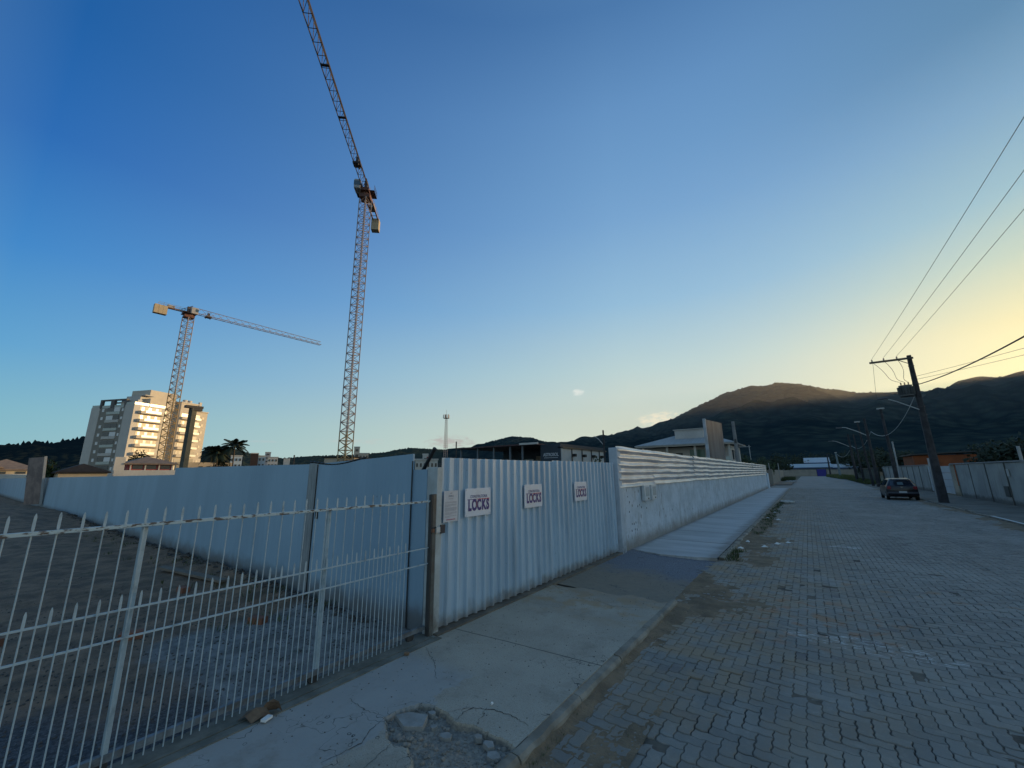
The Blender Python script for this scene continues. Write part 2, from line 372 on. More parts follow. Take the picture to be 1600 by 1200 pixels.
def sidewalk_mat():
    m,nt,b=newmat('near_sidewalk_concrete'); g=G(nt); p=g.pos(); x,y,z=g.xyz(p)
    c=g.mix(g.ss(g.noise(p,1.1,5,.6),.35,.65),(.375,.33,.262),(.30,.262,.205))
    c=g.mix(g.m('MULTIPLY',g.ss(g.noise(p,160,2,.5),.45,.7),.45),c,(.52,.49,.44))
    c=g.mix(g.m('MULTIPLY',g.ss(g.noise(p,70,3,.5),.55,.75),.6),c,(.08,.075,.065))
    # paler trowelled strip along the gate
    xe=g.m('ADD',x,g.m('MULTIPLY',g.m('SUBTRACT',g.noise(p,2.2,5,.7),.5),.9))
    yd=g.m('SUBTRACT',1.,g.ss(y,3.3,3.6))
    s=g.m('MULTIPLY',g.m('SUBTRACT',1.,g.ss(xe,-3.02,-2.96)),yd)
    c=g.mix(s,c,g.mix(g.noise(p,3,5),(.37,.36,.335),(.28,.27,.25)))
    c=g.mix(g.m('MULTIPLY',g.ss(g.noise(p,.9,6,.72),.50,.66),.55),c,(.21,.18,.14))
    c=g.mix(g.m('MULTIPLY',g.ss(g.noise(p,7,5,.8),.58,.70),.5),c,(.16,.14,.115))
    v2=g.n('ShaderNodeTexVoronoi',feature='DISTANCE_TO_EDGE'); pv=g.n('ShaderNodeVectorMath',operation='ADD'); nn=g.n('ShaderNodeTexNoise'); nn.inputs['Scale'].default_value=5.; g.l(p,nn.inputs['Vector']); g.l(p,pv.inputs[0]); g.l(nn.outputs['Color'],pv.inputs[1]); g.l(pv.outputs[0],v2.inputs['Vector']); v2.inputs['Scale'].default_value=1.1
    c=g.mix(g.m('MULTIPLY',g.m('SUBTRACT',1.,g.ss(v2.outputs['Distance'],.002,.009)),g.ss(g.noise(p,.8,3),.50,.62)),c,(.05,.045,.04))
    # joint
    jn=g.m('ABSOLUTE',g.m('SUBTRACT',g.m('ADD',y,g.m('MULTIPLY',x,-.06)),g.m('ADD',4.52,g.m('MULTIPLY',g.noise(p,5),.02))))
    c=g.mix(g.m('MULTIPLY',g.m('SUBTRACT',1.,g.ss(jn,.004,.012)),.85),c,(.05,.045,.04))
    # orange clay
    o=g.m('MULTIPLY',g.ss(y,5.3,6.2),g.ss(g.noise(p,2.6,6,.7),.47,.60))
    c=g.mix(g.m('MULTIPLY',o,.65),c,(.34,.22,.11))
    # the broken patch: dusty aggregate
    zb=g.m('SUBTRACT',1.,g.ss(z,-.03,-.012))
    c=g.mix(g.m('MULTIPLY',zb,g.m('SUBTRACT',1.,g.ss(y,3.6,4.))),c,g.mix(g.ss(g.noise(p,26,5,.7),.4,.6),(.19,.17,.145),(.30,.26,.21)))
    c=g.mix(g.m('MULTIPLY',g.ss(g.m('ADD',y,g.m('MULTIPLY',g.noise(p,3,5),1.)),6.6,7.8),.8),c,(.24,.19,.135))
    g.l(c,b.inputs['Base Color']); b.inputs['Roughness'].default_value=.88
    g.bump(g.m('ADD',g.noise(p,120,4,.7),g.m('MULTIPLY',g.noise(p,18,4),1.2)),.5,.006,b)
    return m
mWalk=sidewalk_mat()
a=MB(); a.grid(fr(-4.2,-2.06,.016),fr(1.9,3.3,.014),walk_h); a.grid(fr(-4.2,-2.06,.03),fr(3.3,7.9,.03),walk_h); a.grid(fr(-4.2,-2.06,.1),fr(-8,1.9,.1),lambda x,y:.006*N(x*1.1,y*1.1,1))
for y0 in fr(-8,7.6,.2): a.quad((-2.06,y0,-.13),(-2.06,y0+.2,-.13),(-2.06,y0+.2,walk_h(-2.061,y0+.2) if y0>2.9 else -.01),(-2.06,y0,walk_h(-2.061,y0) if y0>2.9 else -.01))
struct(a,'sidewalk',mWalk,smooth=False)
# kerb stones, each a little out of line
a=MB(); y=-8
while y<7.15:
    L=.98; y1=min(y+L,7.2); dz=rnd(-.012,.004); dx=rnd(-.01,.01)
    if y<2.9: dz-=.012
    if True:
        n=16; rings=[]
        for i in range(n+1):
            yy=y+.006+(y1-y-.012)*i/n; e=.012*N(yy*6,1)+.006*N(yy*25,2); c=.012*abs(N(yy*11,7))
            rings.append([(-2.075,yy,-.14),(-1.965+dx+e,yy,-.14),(-1.975+dx+e,yy,-.025+dz),(-1.995+dx+e-c,yy,.002+dz-c*.6),(-2.055,yy,.004+dz),(-2.075,yy,dz-.002)])
        a.loft([list(reversed(r)) for r in rings])
    y=y1
struct(a,'kerb',mKerb)
def foot_h(x,y):
    k=max(0,1-(x+1.97)/(.16+.10*N(y*1.3,4)+.25*max(0,(y-4.8)/2.5)))
    return RZ-.006+max(-.012,.055*k*k*(.65+.5*N(x*8,y*2.5,3))+.006*N(x*30,y*30,1))
a=MB(); a.grid(fr(-1.985,-1.35,.02),fr(1.2,7.3,.03),foot_h)
tag(a.build('kerb_foot_soil',mSoil,smooth=True),'soil and dust banked against the near kerb','soil',kind='stuff')
# cracks
def crack(pts,w):
    mb=MB(); P=[]
    for (x0,y0),(x1,y1) in zip(pts,pts[1:]):
        n=max(2,int(math.hypot(x1-x0,y1-y0)/.025))
        for i in range(n): t=i/n; P.append((x0+(x1-x0)*t+rnd(-.011,.011),y0+(y1-y0)*t+rnd(-.011,.011)))
    P.append(pts[-1]); n=len(P)
    for i in range(n-1):
        wa=w*.8*(1-abs(2*i/n-1)**2)*rnd(.15,1.3)+.0006
        dx,dy=P[i+1][0]-P[i][0],P[i+1][1]-P[i][1]; l=math.hypot(dx,dy)+1e-6; nx,ny=-dy/l*wa,dx/l*wa
        za=max(walk_h(*P[i]),-.004)+.0035; zb=max(walk_h(*P[i+1]),-.004)+.0035
        mb.quad((P[i][0]-nx,P[i][1]-ny,za),(P[i+1][0]-nx,P[i+1][1]-ny,zb),(P[i+1][0]+nx,P[i+1][1]+ny,zb),(P[i][0]+nx,P[i][1]+ny,za))
    return mb
a=MB()
for pts,wd in [([(-2.80,2.86),(-2.72,3.0),(-2.5,3.12),(-2.28,3.14),(-2.12,3.1)],.004),([(-2.66,2.80),(-2.68,2.95),(-2.66,3.05)],.003),([(-2.47,2.86),(-2.52,3.0),(-2.56,3.1)],.0025),
  ([(-3.18,2.5),(-3.12,2.30),(-3.05,2.2),(-3.1,1.9)],.003),([(-3.18,2.5),(-3.4,2.47),(-3.7,2.5)],.002),([(-2.86,2.32),(-2.8,2.1),(-2.85,1.7)],.003),([(-3.95,3.65),(-3.6,3.45),(-3.3,3.2)],.002),
  ([(-3.6,6.3),(-3.1,6.45),(-2.7,6.3),(-2.2,6.5)],.003)]:
    c=crack(pts,wd); a.add(c.v,c.f)
struct(a,'sidewalk_cracks',flat('crack_black',(.012,.011,.010),.95))
# broken pieces in the patch
def slabpiece(cx,cy,r,h,n=6,z=-.045,seed=0):
    rr=random.Random(seed); P=[]
    for i in range(n):
        t=2*math.pi*(i+rr.uniform(-.25,.25))/n; q=r*rr.uniform(.7,1.1); P.append((cx+q*math.cos(t),cy+q*.8*math.sin(t)))
    mb=MB(); mb.prism(P,z,z+h); return mb
frag=M('broken_concrete',(.33,.32,.30),.9,col2=(.24,.23,.21),scale=6,bump=.6,bscale=60)
for i,(x,y,r,h,n,lab) in enumerate([(-2.97,2.62,.17,.046,5,'large flat piece of broken concrete at the left of the sidewalk hole'),(-2.92,2.80,.045,.035,6,'small rounded concrete chunk at the top edge of the sidewalk hole'),
    (-2.26,2.76,.055,.034,5,'middle flat concrete fragment near the kerb end of the sidewalk hole'),(-2.16,2.70,.06,.028,6,'pale concrete fragment touching the kerb beside the sidewalk hole'),
    (-2.38,2.79,.05,.034,5,'flat concrete fragment under the straight edge of the sidewalk hole'),(-2.62,2.66,.06,.028,6,'bluish flat concrete fragment in the middle of the sidewalk hole'),
    (-2.78,2.68,.04,.03,5,'small angular concrete fragment beside the large flat piece')]):
    o=slabpiece(x,y,r,h*1.15,n,-.048,i+3).build('concrete_fragment',frag,bevel=.004); tag(o,lab,'rubble',group='broken concrete pieces in the sidewalk hole')
mb=MB(); rr=random.Random(5)
def stone(mb,x,y,z,r,rr):
    vs=[];k=rr.uniform(0,6)
    for (a_,b_) in [(0,-90)]+[(t,-25) for t in range(0,360,72)]+[(t+36,30) for t in range(0,360,72)]+[(0,90)]:
        a_,b_=R(a_)+k,R(b_); q=r*rr.uniform(.7,1.15); vs.append((x+q*math.cos(a_)*math.cos(b_),y+q*math.sin(a_)*math.cos(b_),z+q*.7*math.sin(b_)))
    fs=[];
    for i in range(5):
        j=(i+1)%5; fs+=[(0,1+j,1+i),(1+i,1+j,6+i),(1+j,6+j,6+i),(6+i,6+j,11)]
    mb.add(vs,fs)
while len(mb.v)<12*1800:
    x,y=rr.uniform(-3.2,-2.05),rr.uniform(2.0,2.9)
    if inpoly(x,y,POLY):
        r=rr.choice([.0025,.0035,.005,.007]) if rr.random()<.965 else rr.uniform(.010,.024)
        stone(mb,x,y,walk_h(x,y)+r*.3,r,rr)
for i in range(34): # heap of bigger lumps
    stone(mb,rr.gauss(-2.86,.07),rr.gauss(2.44,.035),-.04+rr.uniform(0,.02),rr.uniform(.014,.032),rr)
tag(mb.build('rubble',M('rubble_stone',(.33,.28,.23),.95,col2=(.19,.17,.14),scale=12,bump=.3)),'loose gravel and crumbs in the broken sidewalk hole','rubble',kind='stuff')
# grit scattered over sidewalk, kerb line and driveway
mb=MB()
for i in range(1100):
    t=rr.random()**.75*1.25
    if t<.35: x,y=rr.gauss(-1.93,.07),rr.uniform(2.2,7.4); z=RZ
    elif t<.75: x,y=rr.uniform(-4.1,-1.2),rr.gauss(8.6,1.0); z=drz=None
    else: x,y=rr.uniform(-4.0,-2.1),rr.uniform(1.8,6.8); z=walk_h(x,y)
    if z is None: z=RZ*min(1,max(0,(x+4.3)/2.2))+.012
    stone(mb,x,y,z+.002,rr.choice([.002,.003,.004,.007]),rr)
tag(mb.build('grit',M('grit_stone',(.20,.17,.14),.95,col2=(.08,.07,.06),scale=20,bump=0)),'loose grit over the sidewalk edge and driveway','grit',kind='stuff')

# driveway: dark gravel ramp between the two sidewalks
def drive_h(x,y):
    t=min(1,max(0,(x+4.1)/2.3)); z=-.012+(RZ+.004)*t
    return z+.012*N(x*2,y*2,1)+.006*N(x*9,y*9,2)
a=MB(); a.grid(fr(-4.3,-1.55,.04),fr(7.0,11.6,.04),lambda x,y: drive_h(x,y)-max(0,(x+2.2))*.05)
def drive_mat():
    m,nt,b=newmat('driveway_gravel'); g=G(nt); p=g.pos(); x,y,z=g.xyz(p)
    c=g.mix(g.ss(g.noise(p,45,4,.7),.4,.6),(.11,.12,.145),(.20,.215,.245))
    yy=g.m('ADD',y,g.m('MULTIPLY',g.m('SUBTRACT',g.noise(p,1.5,5,.7),.5),2.2))
    c=g.mix(g.m('MULTIPLY',g.m('SUBTRACT',1.,g.ss(yy,8.4,9.4)),.9),c,g.mix(g.noise(p,8,4),(.27,.225,.165),(.19,.16,.12)))
    c=g.mix(g.m('MULTIPLY',g.ss(g.noise(p,3,6,.7),.60,.66),.8),c,(.09,.09,.09))
    g.l(c,b.inputs['Base Color']); b.inputs['Roughness'].default_value=.92
    g.bump(g.noise(p,60,5,.7),.9,.015,b); return m
struct(a,'driveway',drive_mat(),smooth=True)

# far-left sidewalk: pale slabs with joints
mb=MB()
ys=[11.0,13.2,15.4,17.8,20.2,22.8,25.4,28,31,34,37,40,43,46,49,52,55,58]
for i,(y0,y1) in enumerate(zip(ys,ys[1:])):
    def hh(x,y,i=i):
        e=.004*N(x*.8,y*.8,i)+.0015*N(x*6,y*6,2)
        return e+(i%3)*.003
    xr=-2.02
    if i==0:
        nx=30; xs=fr(-4.12,xr,.07); P=[]
        front=[(x,11.05-.28*math.sin((x+4.12)/2.1*3.0)+.07*N(x*5,1)+.03*N(x*17,3)) for x in xs]
        vs=[];
        rows=12
        for r in range(rows+1):
            for (x,yf) in front: yy=yf+(y1-.012-yf)*r/rows; vs.append((x,yy,hh(x,yy)))
        n=len(front); fs=[(r*n+k,r*n+k+1,(r+1)*n+k+1,(r+1)*n+k) for r in range(rows) for k in range(n-1)]
        mb.add(vs,fs)
        vs=[(x,yf,hh(x,yf)) for x,yf in front]+[(x,yf+.03,-.12) for x,yf in front]
        mb.add(vs,[(n+k,n+k+1,k+1,k) for k in range(n-1)])
    else:
        mb.grid(fr(-4.12,xr,.3),fr(y0+.012,y1-.012,.3),hh)
        mb.quad((-4.12,y0+.012,-.1),(xr,y0+.012,-.1),(xr,y0+.012,0),(-4.12,y0+.012,0))
def pale_mat():
    m,nt,b=newmat('brushed_pale_concrete'); g=G(nt); p=g.pos(); x,y,z=g.xyz(p)
    c=g.mix(g.ss(g.noise(g.pos((.35,1.5,1)),1.2,5,.6),.35,.65),(.50,.52,.53),(.38,.40,.41))
    c=g.mix(g.m('MULTIPLY',g.noise(g.pos((1,14,1)),5,3),.4),c,(.22,.22,.215))
    e=g.ss(g.m('ADD',x,g.m('MULTIPLY',g.noise(p,3,5),.5)),-2.15,-1.8)
    c=g.mix(g.m('MULTIPLY',e,.6),c,(.15,.125,.095))
    c=g.mix(g.m('MULTIPLY',g.m('SUBTRACT',1.,g.ss(g.m('SUBTRACT',x,g.m('MULTIPLY',g.noise(p,4,4),.3)),-4.25,-4.05)),.6),c,(.14,.12,.10))
    g.l(c,b.inputs['Base Color']); b.inputs['Roughness'].default_value=.85
    g.bump(g.noise(g.pos((1,5,1)),30,4),.4,.006,b); return m
struct(mb,'concrete_sidewalk',pale_mat())
mb=MB(); y=11.2
while y<58:
    n=8; rings=[]; dz=rnd(-.02,.0)
    for i in range(n+1):
        yy=y+.01+(.98)*i/n; e=.02*N(yy*3,1)+.008*N(yy*17,2)
        rings.append([(-2.02,yy,-.14),(-2.02,yy,.0+dz),(-1.93+e,yy,-.004+dz),(-1.90+e,yy,-.03+dz),(-1.885+e,yy,-.14)])
    mb.loft(rings); y+=1.0
struct(mb,'far_kerb',mKerb)
mb=MB(); mb.bb(-4.2,-4.11,11,58,-.1,-.004)

# right sidewalk and kerb
mb=MB(); mb.grid(fr(6.2,9.0,.35),fr(-8,75,.8),lambda x,y:.015*N(x,y*.5,4)-.01)
struct(mb,'right_sidewalk',M('right_walk_concrete',(.19,.175,.15),.92,col2=(.11,.105,.085),scale=.9,bump=.6,bscale=20,bdist=.01))
mb=MB(); y=-8
while y<75:
    dz=rnd(-.03,.0); mb.bb(6.07,6.2,y+.01,y+.99,-.14,dz); y+=1.0
struct(mb,'right_kerb',mKerb)
mb=MB(); mb.bb(6.08,6.19,23.0,26.6,.0,.006)
struct(mb,'kerb_paint',flat('worn_white_paint',(.55,.55,.52),.8))
# right-hand gutter dust
mb=MB(); mb.grid(fr(5.2,6.07,.08),fr(14,60,.3),lambda x,y: RZ-.01+max(-.01,(x-5.2)/.9*.035*(.6+N(x*2,y*.6,8))))
tag(mb.build('gutter_dust',mSoil,smooth=True),'thin soil along the right-hand kerb','soil',kind='stuff')

# ------------------------------------------------------------------ vacant lot behind the lattice gate
def lot_mat():
    m,nt,b=newmat('lot_earth_and_gravel'); g=G(nt); p=g.pos(); x,y,z=g.xyz(p)
    n=g.noise(p,.35,5,.6)
    soil=g.mix(g.ss(g.noise(p,2.2,5,.65),.35,.65),(.27,.175,.11),(.13,.09,.06))
    grav=g.mix(g.ss(g.noise(p,30,4,.7),.4,.6),(.04,.043,.05),(.10,.105,.115))
    conc=g.mix(g.ss(g.noise(p,3,6,.7),.35,.65),(.27,.265,.25),(.14,.135,.125))
    k=g.ss(g.m('ADD',g.m('MULTIPLY',x,-.12),g.m('ADD',n,g.m('MULTIPLY',y,.10))),1.22,1.42)
    c=g.mix(k,grav,soil)
    kc=g.m('MULTIPLY',g.ss(g.m('ADD',x,g.m('MULTIPLY',n,1.4)),-6.4,-6.1),g.ss(g.m('ADD',y,g.m('MULTIPLY',g.noise(p,1.4,5),1.0)),2.1,2.4))
    c=g.mix(kc,c,conc)
    # weeds
    c=g.mix(g.m('MULTIPLY',g.ss(g.noise(p,.8,6,.7),.60,.68),.5),c,(.045,.06,.03))
    c=g.mix(g.m('MULTIPLY',g.ss(g.noise(p,60,2),.68,.72),.5),c,(.35,.33,.31))
    g.l(c,b.inputs['Base Color']); b.inputs['Roughness'].default_value=.93
    g.bump(g.m('ADD',g.noise(p,40,5,.7),g.m('MULTIPLY',g.noise(p,6,4),2.)),.9,.03,b); return m
def lot_h(x,y):
    t=min(1,max(0,(-5.2-x)/4))
    z=-.01+t*(.05*N(x*.5,y*.5,1)+.025*N(x*2.2,y*2.2,2))
    z+=.55*math.exp(-((x+34)/9)**2-((y-1.5)/2.2)**2)*(1+.4*N(x*.6,y*.6,7))
    z+=.10*t*math.exp(-((y-3.7)/.35)**2)*(1+N(x*1.5,y*2,5))
    return z
xs=fr(-12,-4.32,.06)
mb=MB(); mb.grid(xs,fr(-2,3.92,.07),lot_h); mb.grid(fr(-95,-12,.5),fr(-6,3.92,.25),lot_h); mb.grid(fr(-12,-4.32,1.),fr(-14,-2,1.),lot_h); mb.grid(fr(-95,-12,5),fr(-30,-6,4),lot_h)
struct(mb,'lot_ground',lot_mat(),smooth=True)
mb=MB()
for i in range(3600):
    x=-4.6-abs(rr.gauss(0,3.2)); y=rr.uniform(-1,3.8); stone(mb,x,y,lot_h(x,y)+.002,rr.choice([.004,.006,.008,.010,.016]),rr)
for i in range(900):
    x=rr.uniform(-30,-5.2); y=3.85-abs(rr.gauss(0,.12)); stone(mb,x,y,lot_h(x,y)+.01,rr.uniform(.015,.05),rr)
tag(mb.build('lot_gravel',M('lot_stone',(.13,.115,.10),.9,col2=(.05,.047,.045),scale=8,bump=0)),'loose stones over the vacant lot','gravel',kind='stuff')
# grass tufts helper
def tufts(mb,pts,h,n,rr,spread=.05,w=.004):
    for (x,y,z) in pts:
        for i in range(n):
            a_=rr.uniform(0,6.28); q=rr.uniform(0,spread); bx,by=x+q*math.cos(a_),y+q*math.sin(a_); hh=h*rr.uniform(.5,1.1); l=rr.uniform(.1,.7)*hh
            ca,sa=math.cos(a_),math.sin(a_); t=rr.uniform(0,6.28); wx,wy=w*math.cos(t),w*math.sin(t)
            mx,my=bx+ca*l*.4,by+sa*l*.4
            mb.add([(bx-wx,by-wy,z),(bx+wx,by+wy,z),(mx+wx*.7,my+wy*.7,z+hh*.6),(mx-wx*.7,my-wy*.7,z+hh*.6),(bx+ca*l,by+sa*l,z+hh)],[(0,1,2,3),(3,2,4)])
mGrass=M('grass_blades',(.075,.10,.03),.7,col2=(.05,.06,.02),scale=5,bump=0)
mb=MB()
tufts(mb,[(rr.uniform(-1.98,-1.88),rr.uniform(2.8,3.3),RZ) for i in range(9)]+[(rr.uniform(-1.95,-1.9),rr.uniform(3.3,6.8),RZ) for i in range(10)],.035,9,rr,.03,.002)
tufts(mb,[(rr.gauss(-1.85,.12),rr.uniform(11.2,13.0),RZ) for i in range(40)]+[(rr.gauss(-1.7,.15),rr.uniform(16,34),RZ+.03) for i in range(150)],.09,12,rr,.1,.006)
tufts(mb,[(rr.uniform(-4.13,-4.05),rr.uniform(4.02,4.5),0) for i in range(10)],.02,8,rr,.03,.002)
tufts(mb,[(rr.uniform(-30,-6),3.9-abs(rr.gauss(0,.5)),.03) for i in range(160)],.10,10,rr,.12,.006)
for i in range(70):
    x=rr.gauss(-1.2,.9); y=rr.uniform(2.2,12)
    if x>-1.9: tufts(mb,[(x,y,RZ-.004)],.018,7,rr,.02,.0015)
tag(mb.build('weeds',mGrass),'small weeds in the kerb line and along the lot','grass',kind='stuff')

# ------------------------------------------------------------------ lattice gate
XG=-4.2
gt=thing('lattice_gate','white iron bar gate with pointed tips across the vacant lot entrance','gate',(XG,-.6,0))
YS0=.26-.113*8; bars=[]
mb=MB(); mb.bb(XG-.022,XG+.016,-.75,3.87,1.634,1.661); mb.build('top_rail',mRust,gt,bevel=.003)
for z in (1.06,.865):
    MB().bb(XG-.007,XG+.007,-.75,3.87,z-.0065,z+.0065).build('middle_rail',mGate,gt)
MB().bb(XG-.06,XG-.02,-.75,3.87,.075,.125).build('bottom_rail',M('dull_rail_paint',(.20,.24,.27),.6,col2=(.10,.10,.10),scale=8),gt)
for y in (.955,2.465):
    MB().bb(XG-.07,XG-.030,y-.017,y+.017,.09,1.634).build('post',mGate,gt,bevel=.003)
for y in (.93,2.44,3.65):
    o=MB(); o.tube((XG-.045,y,.05),(XG-.045,y+.001,.05),.05); 
    MB().tube((XG-.065,y,.052),(XG-.025,y,.052),.052,14).build('wheel',mDarkM,gt)
def bar(y,ztop,zb=.035):
    mb=MB(); r=.0050; lx=rnd(-.009,.009)
    mb.tube((XG+.004,y,zb),(XG+.004+lx,y,ztop-.11),r,6)
    # hammered flat tip
    vs=[];
    for (z,w_,t_) in ((ztop-.11,.0065,.0065),(ztop-.085,.0078,.004),(ztop-.022,.0070,.0035),(ztop,.002,.002)):
        vs.append([(XG+.004+lx-t_,y-w_,z),(XG+.004+lx+t_,y-w_,z),(XG+.004+lx+t_,y+w_,z),(XG+.004+lx-t_,y+w_,z)])
    mb.loft(vs); mb.build('bar',mGate,gt)
for i in range(37):
    y=YS0+.113*i
    if y>3.8: break
    bar(y,1.77+rnd(-.006,.006)); bar(y+.0565,1.165+rnd(-.006,.006))
# gate track (concrete sill with a groove)
mb=MB(); mb.bb(-4.30,-4.10,-8,3.9,-.02,.012); mb.bb(-4.085,-3.99,-8,3.95,-.02,.010)
struct(mb,'gate_sill',M('sill_concrete',(.20,.195,.165),.95,col2=(.12,.12,.10),scale=5,bump=.6,bscale=40))
# lock post and pier
lp=thing('gate_lock_post','rust-streaked steel channel post with a chained padlock at the gate end','post',(-4.2,3.9,0))
MB().bb(-4.215,-4.15,3.885,3.945,-.01,1.74).build('channel',M('rusty_channel',(.11,.12,.115),.6,col2=(.08,.07,.06),scale=6),lp,bevel=.003)
MB().bb(-4.212,-4.155,3.865,3.884,0,1.735).build('channel_face',mDarkM,lp)
mb=MB(); mb.bb(-4.15,-4.12,3.86,3.9,1.25,1.30); mb.build('padlock',M('padlock_brass',(.20,.09,.05),.5),lp,bevel=.004)
mb=MB()
for k in range(7): mb.tube((-4.135,3.85+.012*k,1.31-.012*(k%2)),(-4.125,3.862+.012*k,1.32-.012*((k+1)%2)),.005,5)
mb.build('chain',mDarkM,lp)
MB().bb(-4.145,-4.118,3.93,4.0,1.24,1.31).build('hasp',M('hasp_white',(.7,.7,.68),.5),lp,bevel=.003)
pr=thing('gate_pier','narrow white painted pier between the bar gate and the ribbed metal gate','pillar',(-4.25,4.0,0))
MB().bb(-4.36,-4.16,3.955,4.055,-.02,2.10).build('pier_body',M('pier_plaster',(.50,.54,.54),.8,col2=(.40,.42,.41),scale=5,bump=.5,bscale=25,grime=.8),pr,bevel=.006)
MB().bb(-4.155,-4.140,4.03,4.11,1.22,1.33).build('latch_plate',M('latch_steel',(.05,.05,.06),.6),pr)

# ------------------------------------------------------------------ blue-grey hoarding
def hoard_mat():
    m,nt,b=newmat('hoarding_paint'); g=G(nt); p=g.pos(); x,y,z=g.xyz(p)
    c=g.mix(g.ss(g.noise(g.pos((1,1,.25)),.8,5,.6),.35,.65),(.31,.46,.58),(.25,.38,.49))
    c=g.mix(g.m('MULTIPLY',g.noise(g.pos((14,14,.4)),3,3),.45),c,(.20,.31,.40))
    c=g.mix(g.m('MULTIPLY',g.m('SUBTRACT',1.,g.ss(g.m('SUBTRACT',z,g.m('MULTIPLY',g.noise(p,4,5),.35)),-.1,.25)),.75),c,(.10,.08,.06))
    c=g.mix(g.m('MULTIPLY',g.ss(g.noise(p,12,3),.74,.77),.6),c,(.06,.05,.05))
    g.l(c,b.inputs['Base Color']); b.inputs['Roughness'].default_value=.55
    wv=g.n('ShaderNodeTexWave',bands_direction='X',i_Scale=3.2,i_Distortion=.3); g.l(g.pos(),wv.inputs['Vector'])
    h=g.m('ADD',g.m('MULTIPLY',wv.outputs['Fac'],.5),g.m('MULTIPLY',g.noise(g.pos((1,1,.3)),1.5,3),4.)); g.bump(h,.35,.012,b); return m
mHo=hoard_mat()
hb=thing('hoarding_wall','long blue-grey sheet hoarding running back along the edge of the vacant lot','wall',(-6,3.95,0))
def sheet(x0,x1,ztop0,ztop1,th=.03,y=3.97):
    mb=MB(); xs=fr(x0,x1,.25) if abs(x1-x0)<20 else fr(x0,x1,1.)
    vf=[];
    for x in xs:
        t=(x-x0)/(x1-x0); zt=ztop0+(ztop1-ztop0)*t+.006*N(x*.8,1,3); dy=.012*N(x*.7,2,1)
        vf.append((x,y+dy,zt))
    n=len(vf); vs=[(x,yy-th/2,-.05) for x,yy,z in vf]+[(x,yy-th/2,z) for x,yy,z in vf]+[(x,yy+th/2,z) for x,yy,z in vf]+[(x,yy+th/2,-.05) for x,yy,z in vf]
    fs=[]
    for i in range(n-1):
        for r in range(3): fs.append((r*n+i,r*n+i+1,(r+1)*n+i+1,(r+1)*n+i))
    fs+=[(0,n,2*n,3*n),(n-1,4*n-1,3*n-1,2*n-1)]
    mb.add(vs,fs); return mb
sheet(-7.28,-4.66,2.22,2.30,y=3.955).build('near_panel',mHo,hb)
sheet(-15.6,-7.62,2.29,2.22,y=3.985).build('middle_panel',mHo,hb)
sheet(-95,-15.605,2.13,2.08,y=3.985).build('far_panel',mHo,hb)
sheet(-4.655,-4.365,2.07,2.07,y=3.97).build('end_panel',mHo,hb)
mb=MB(); mb.bb(-7.615,-7.30,3.94,3.985,-.03,2.235); mb.build('corner_post',M('post_paint',(.34,.37,.38),.5,col2=(.20,.22,.23),scale=4,stretch=(8,8,.6)),hb,bevel=.01)
mb=MB()
for x in (-4.66,-7.29): mb.bb(x-.006,x+.006,3.925,3.94,0,2.2)
mb.build('seam',mDarkM,hb)
MB().bb(-7.22,-7.14,3.925,3.938,1.26,1.42).build('handhold',mBlack,hb)
mb=MB()
for i in range(260):
    pass
mb.path([(-7.60+(i/14)*1.75,3.955,2.262-.075*math.sin(math.pi*(i/14))**1.3+ .02*(i/14)) for i in range(15)],.022,7)
tag(mb.build('black_hose',mBlack,smooth=True),'black rubber hose sagging over the hoarding top below the tall crane','hose')
mb=MB(); mb.tube((-4.80,4.15,1.9),(-4.38,4.10,2.38),.028,8)
tag(mb.build('leaning_pipe',mBlack),'short black pipe leaning behind the small end panel','pipe')

# tall narrow notice board far down the lot
bd=thing('site_board','tall narrow brown site board leaning against the far hoarding','board',(-43.6,3.6,0))
ML=Matrix.Rotation(R(-6),4,'X')
MB().box((-43.6,3.45,1.9),(1.9,.06,3.2),M4=Matrix.Rotation(R(5),4,'X')@Matrix.Rotation(R(20),4,'Z')).build('board_panel',M('brown_board',(.30,.23,.20),.8,col2=(.17,.13,.12),scale=1.5,bump=0),bd)
MB().box((-42.6,3.72,1.9),(.08,.12,3.3),M4=Matrix.Rotation(R(5),4,'X')).build('pole',mConcL,bd)

# ------------------------------------------------------------------ ribbed metal gate
def rib_mat():
    m,nt,b=newmat('ribbed_gate_paint'); g=G(nt); p=g.pos(); x,y,z=g.xyz(p)
    c=g.mix(g.ss(g.noise(g.pos((1,1,.3)),1.2,5,.6),.35,.65),(.44,.55,.64),(.34,.44,.53))
    c=g.mix(g.m('MULTIPLY',g.ss(g.noise(g.pos((1,2.,.12)),2.5,5,.7),.52,.70),.40),c,(.20,.24,.28))
    c=g.mix(g.m('MULTIPLY',g.ss(g.noise(p,26,3),.70,.74),.55),c,(.10,.10,.11))
    c=g.mix(g.m('MULTIPLY',g.m('SUBTRACT',1.,g.ss(g.m('SUBTRACT',z,g.m('MULTIPLY',g.noise(p,5,5),.3)),-.12,.10)),.7),c,(.16,.12,.08))
    g.l(c,b.inputs['Base Color']); b.inputs['Roughness'].default_value=.45
    g.bump(g.noise(g.pos((1,1,.2)),8,3),.25,.008,b); return m
mRib=rib_mat()
rg=thing('ribbed_gate','wide pale blue gate of upright ribbed metal sheet with company signs','gate',(-4.2,7.2,0))
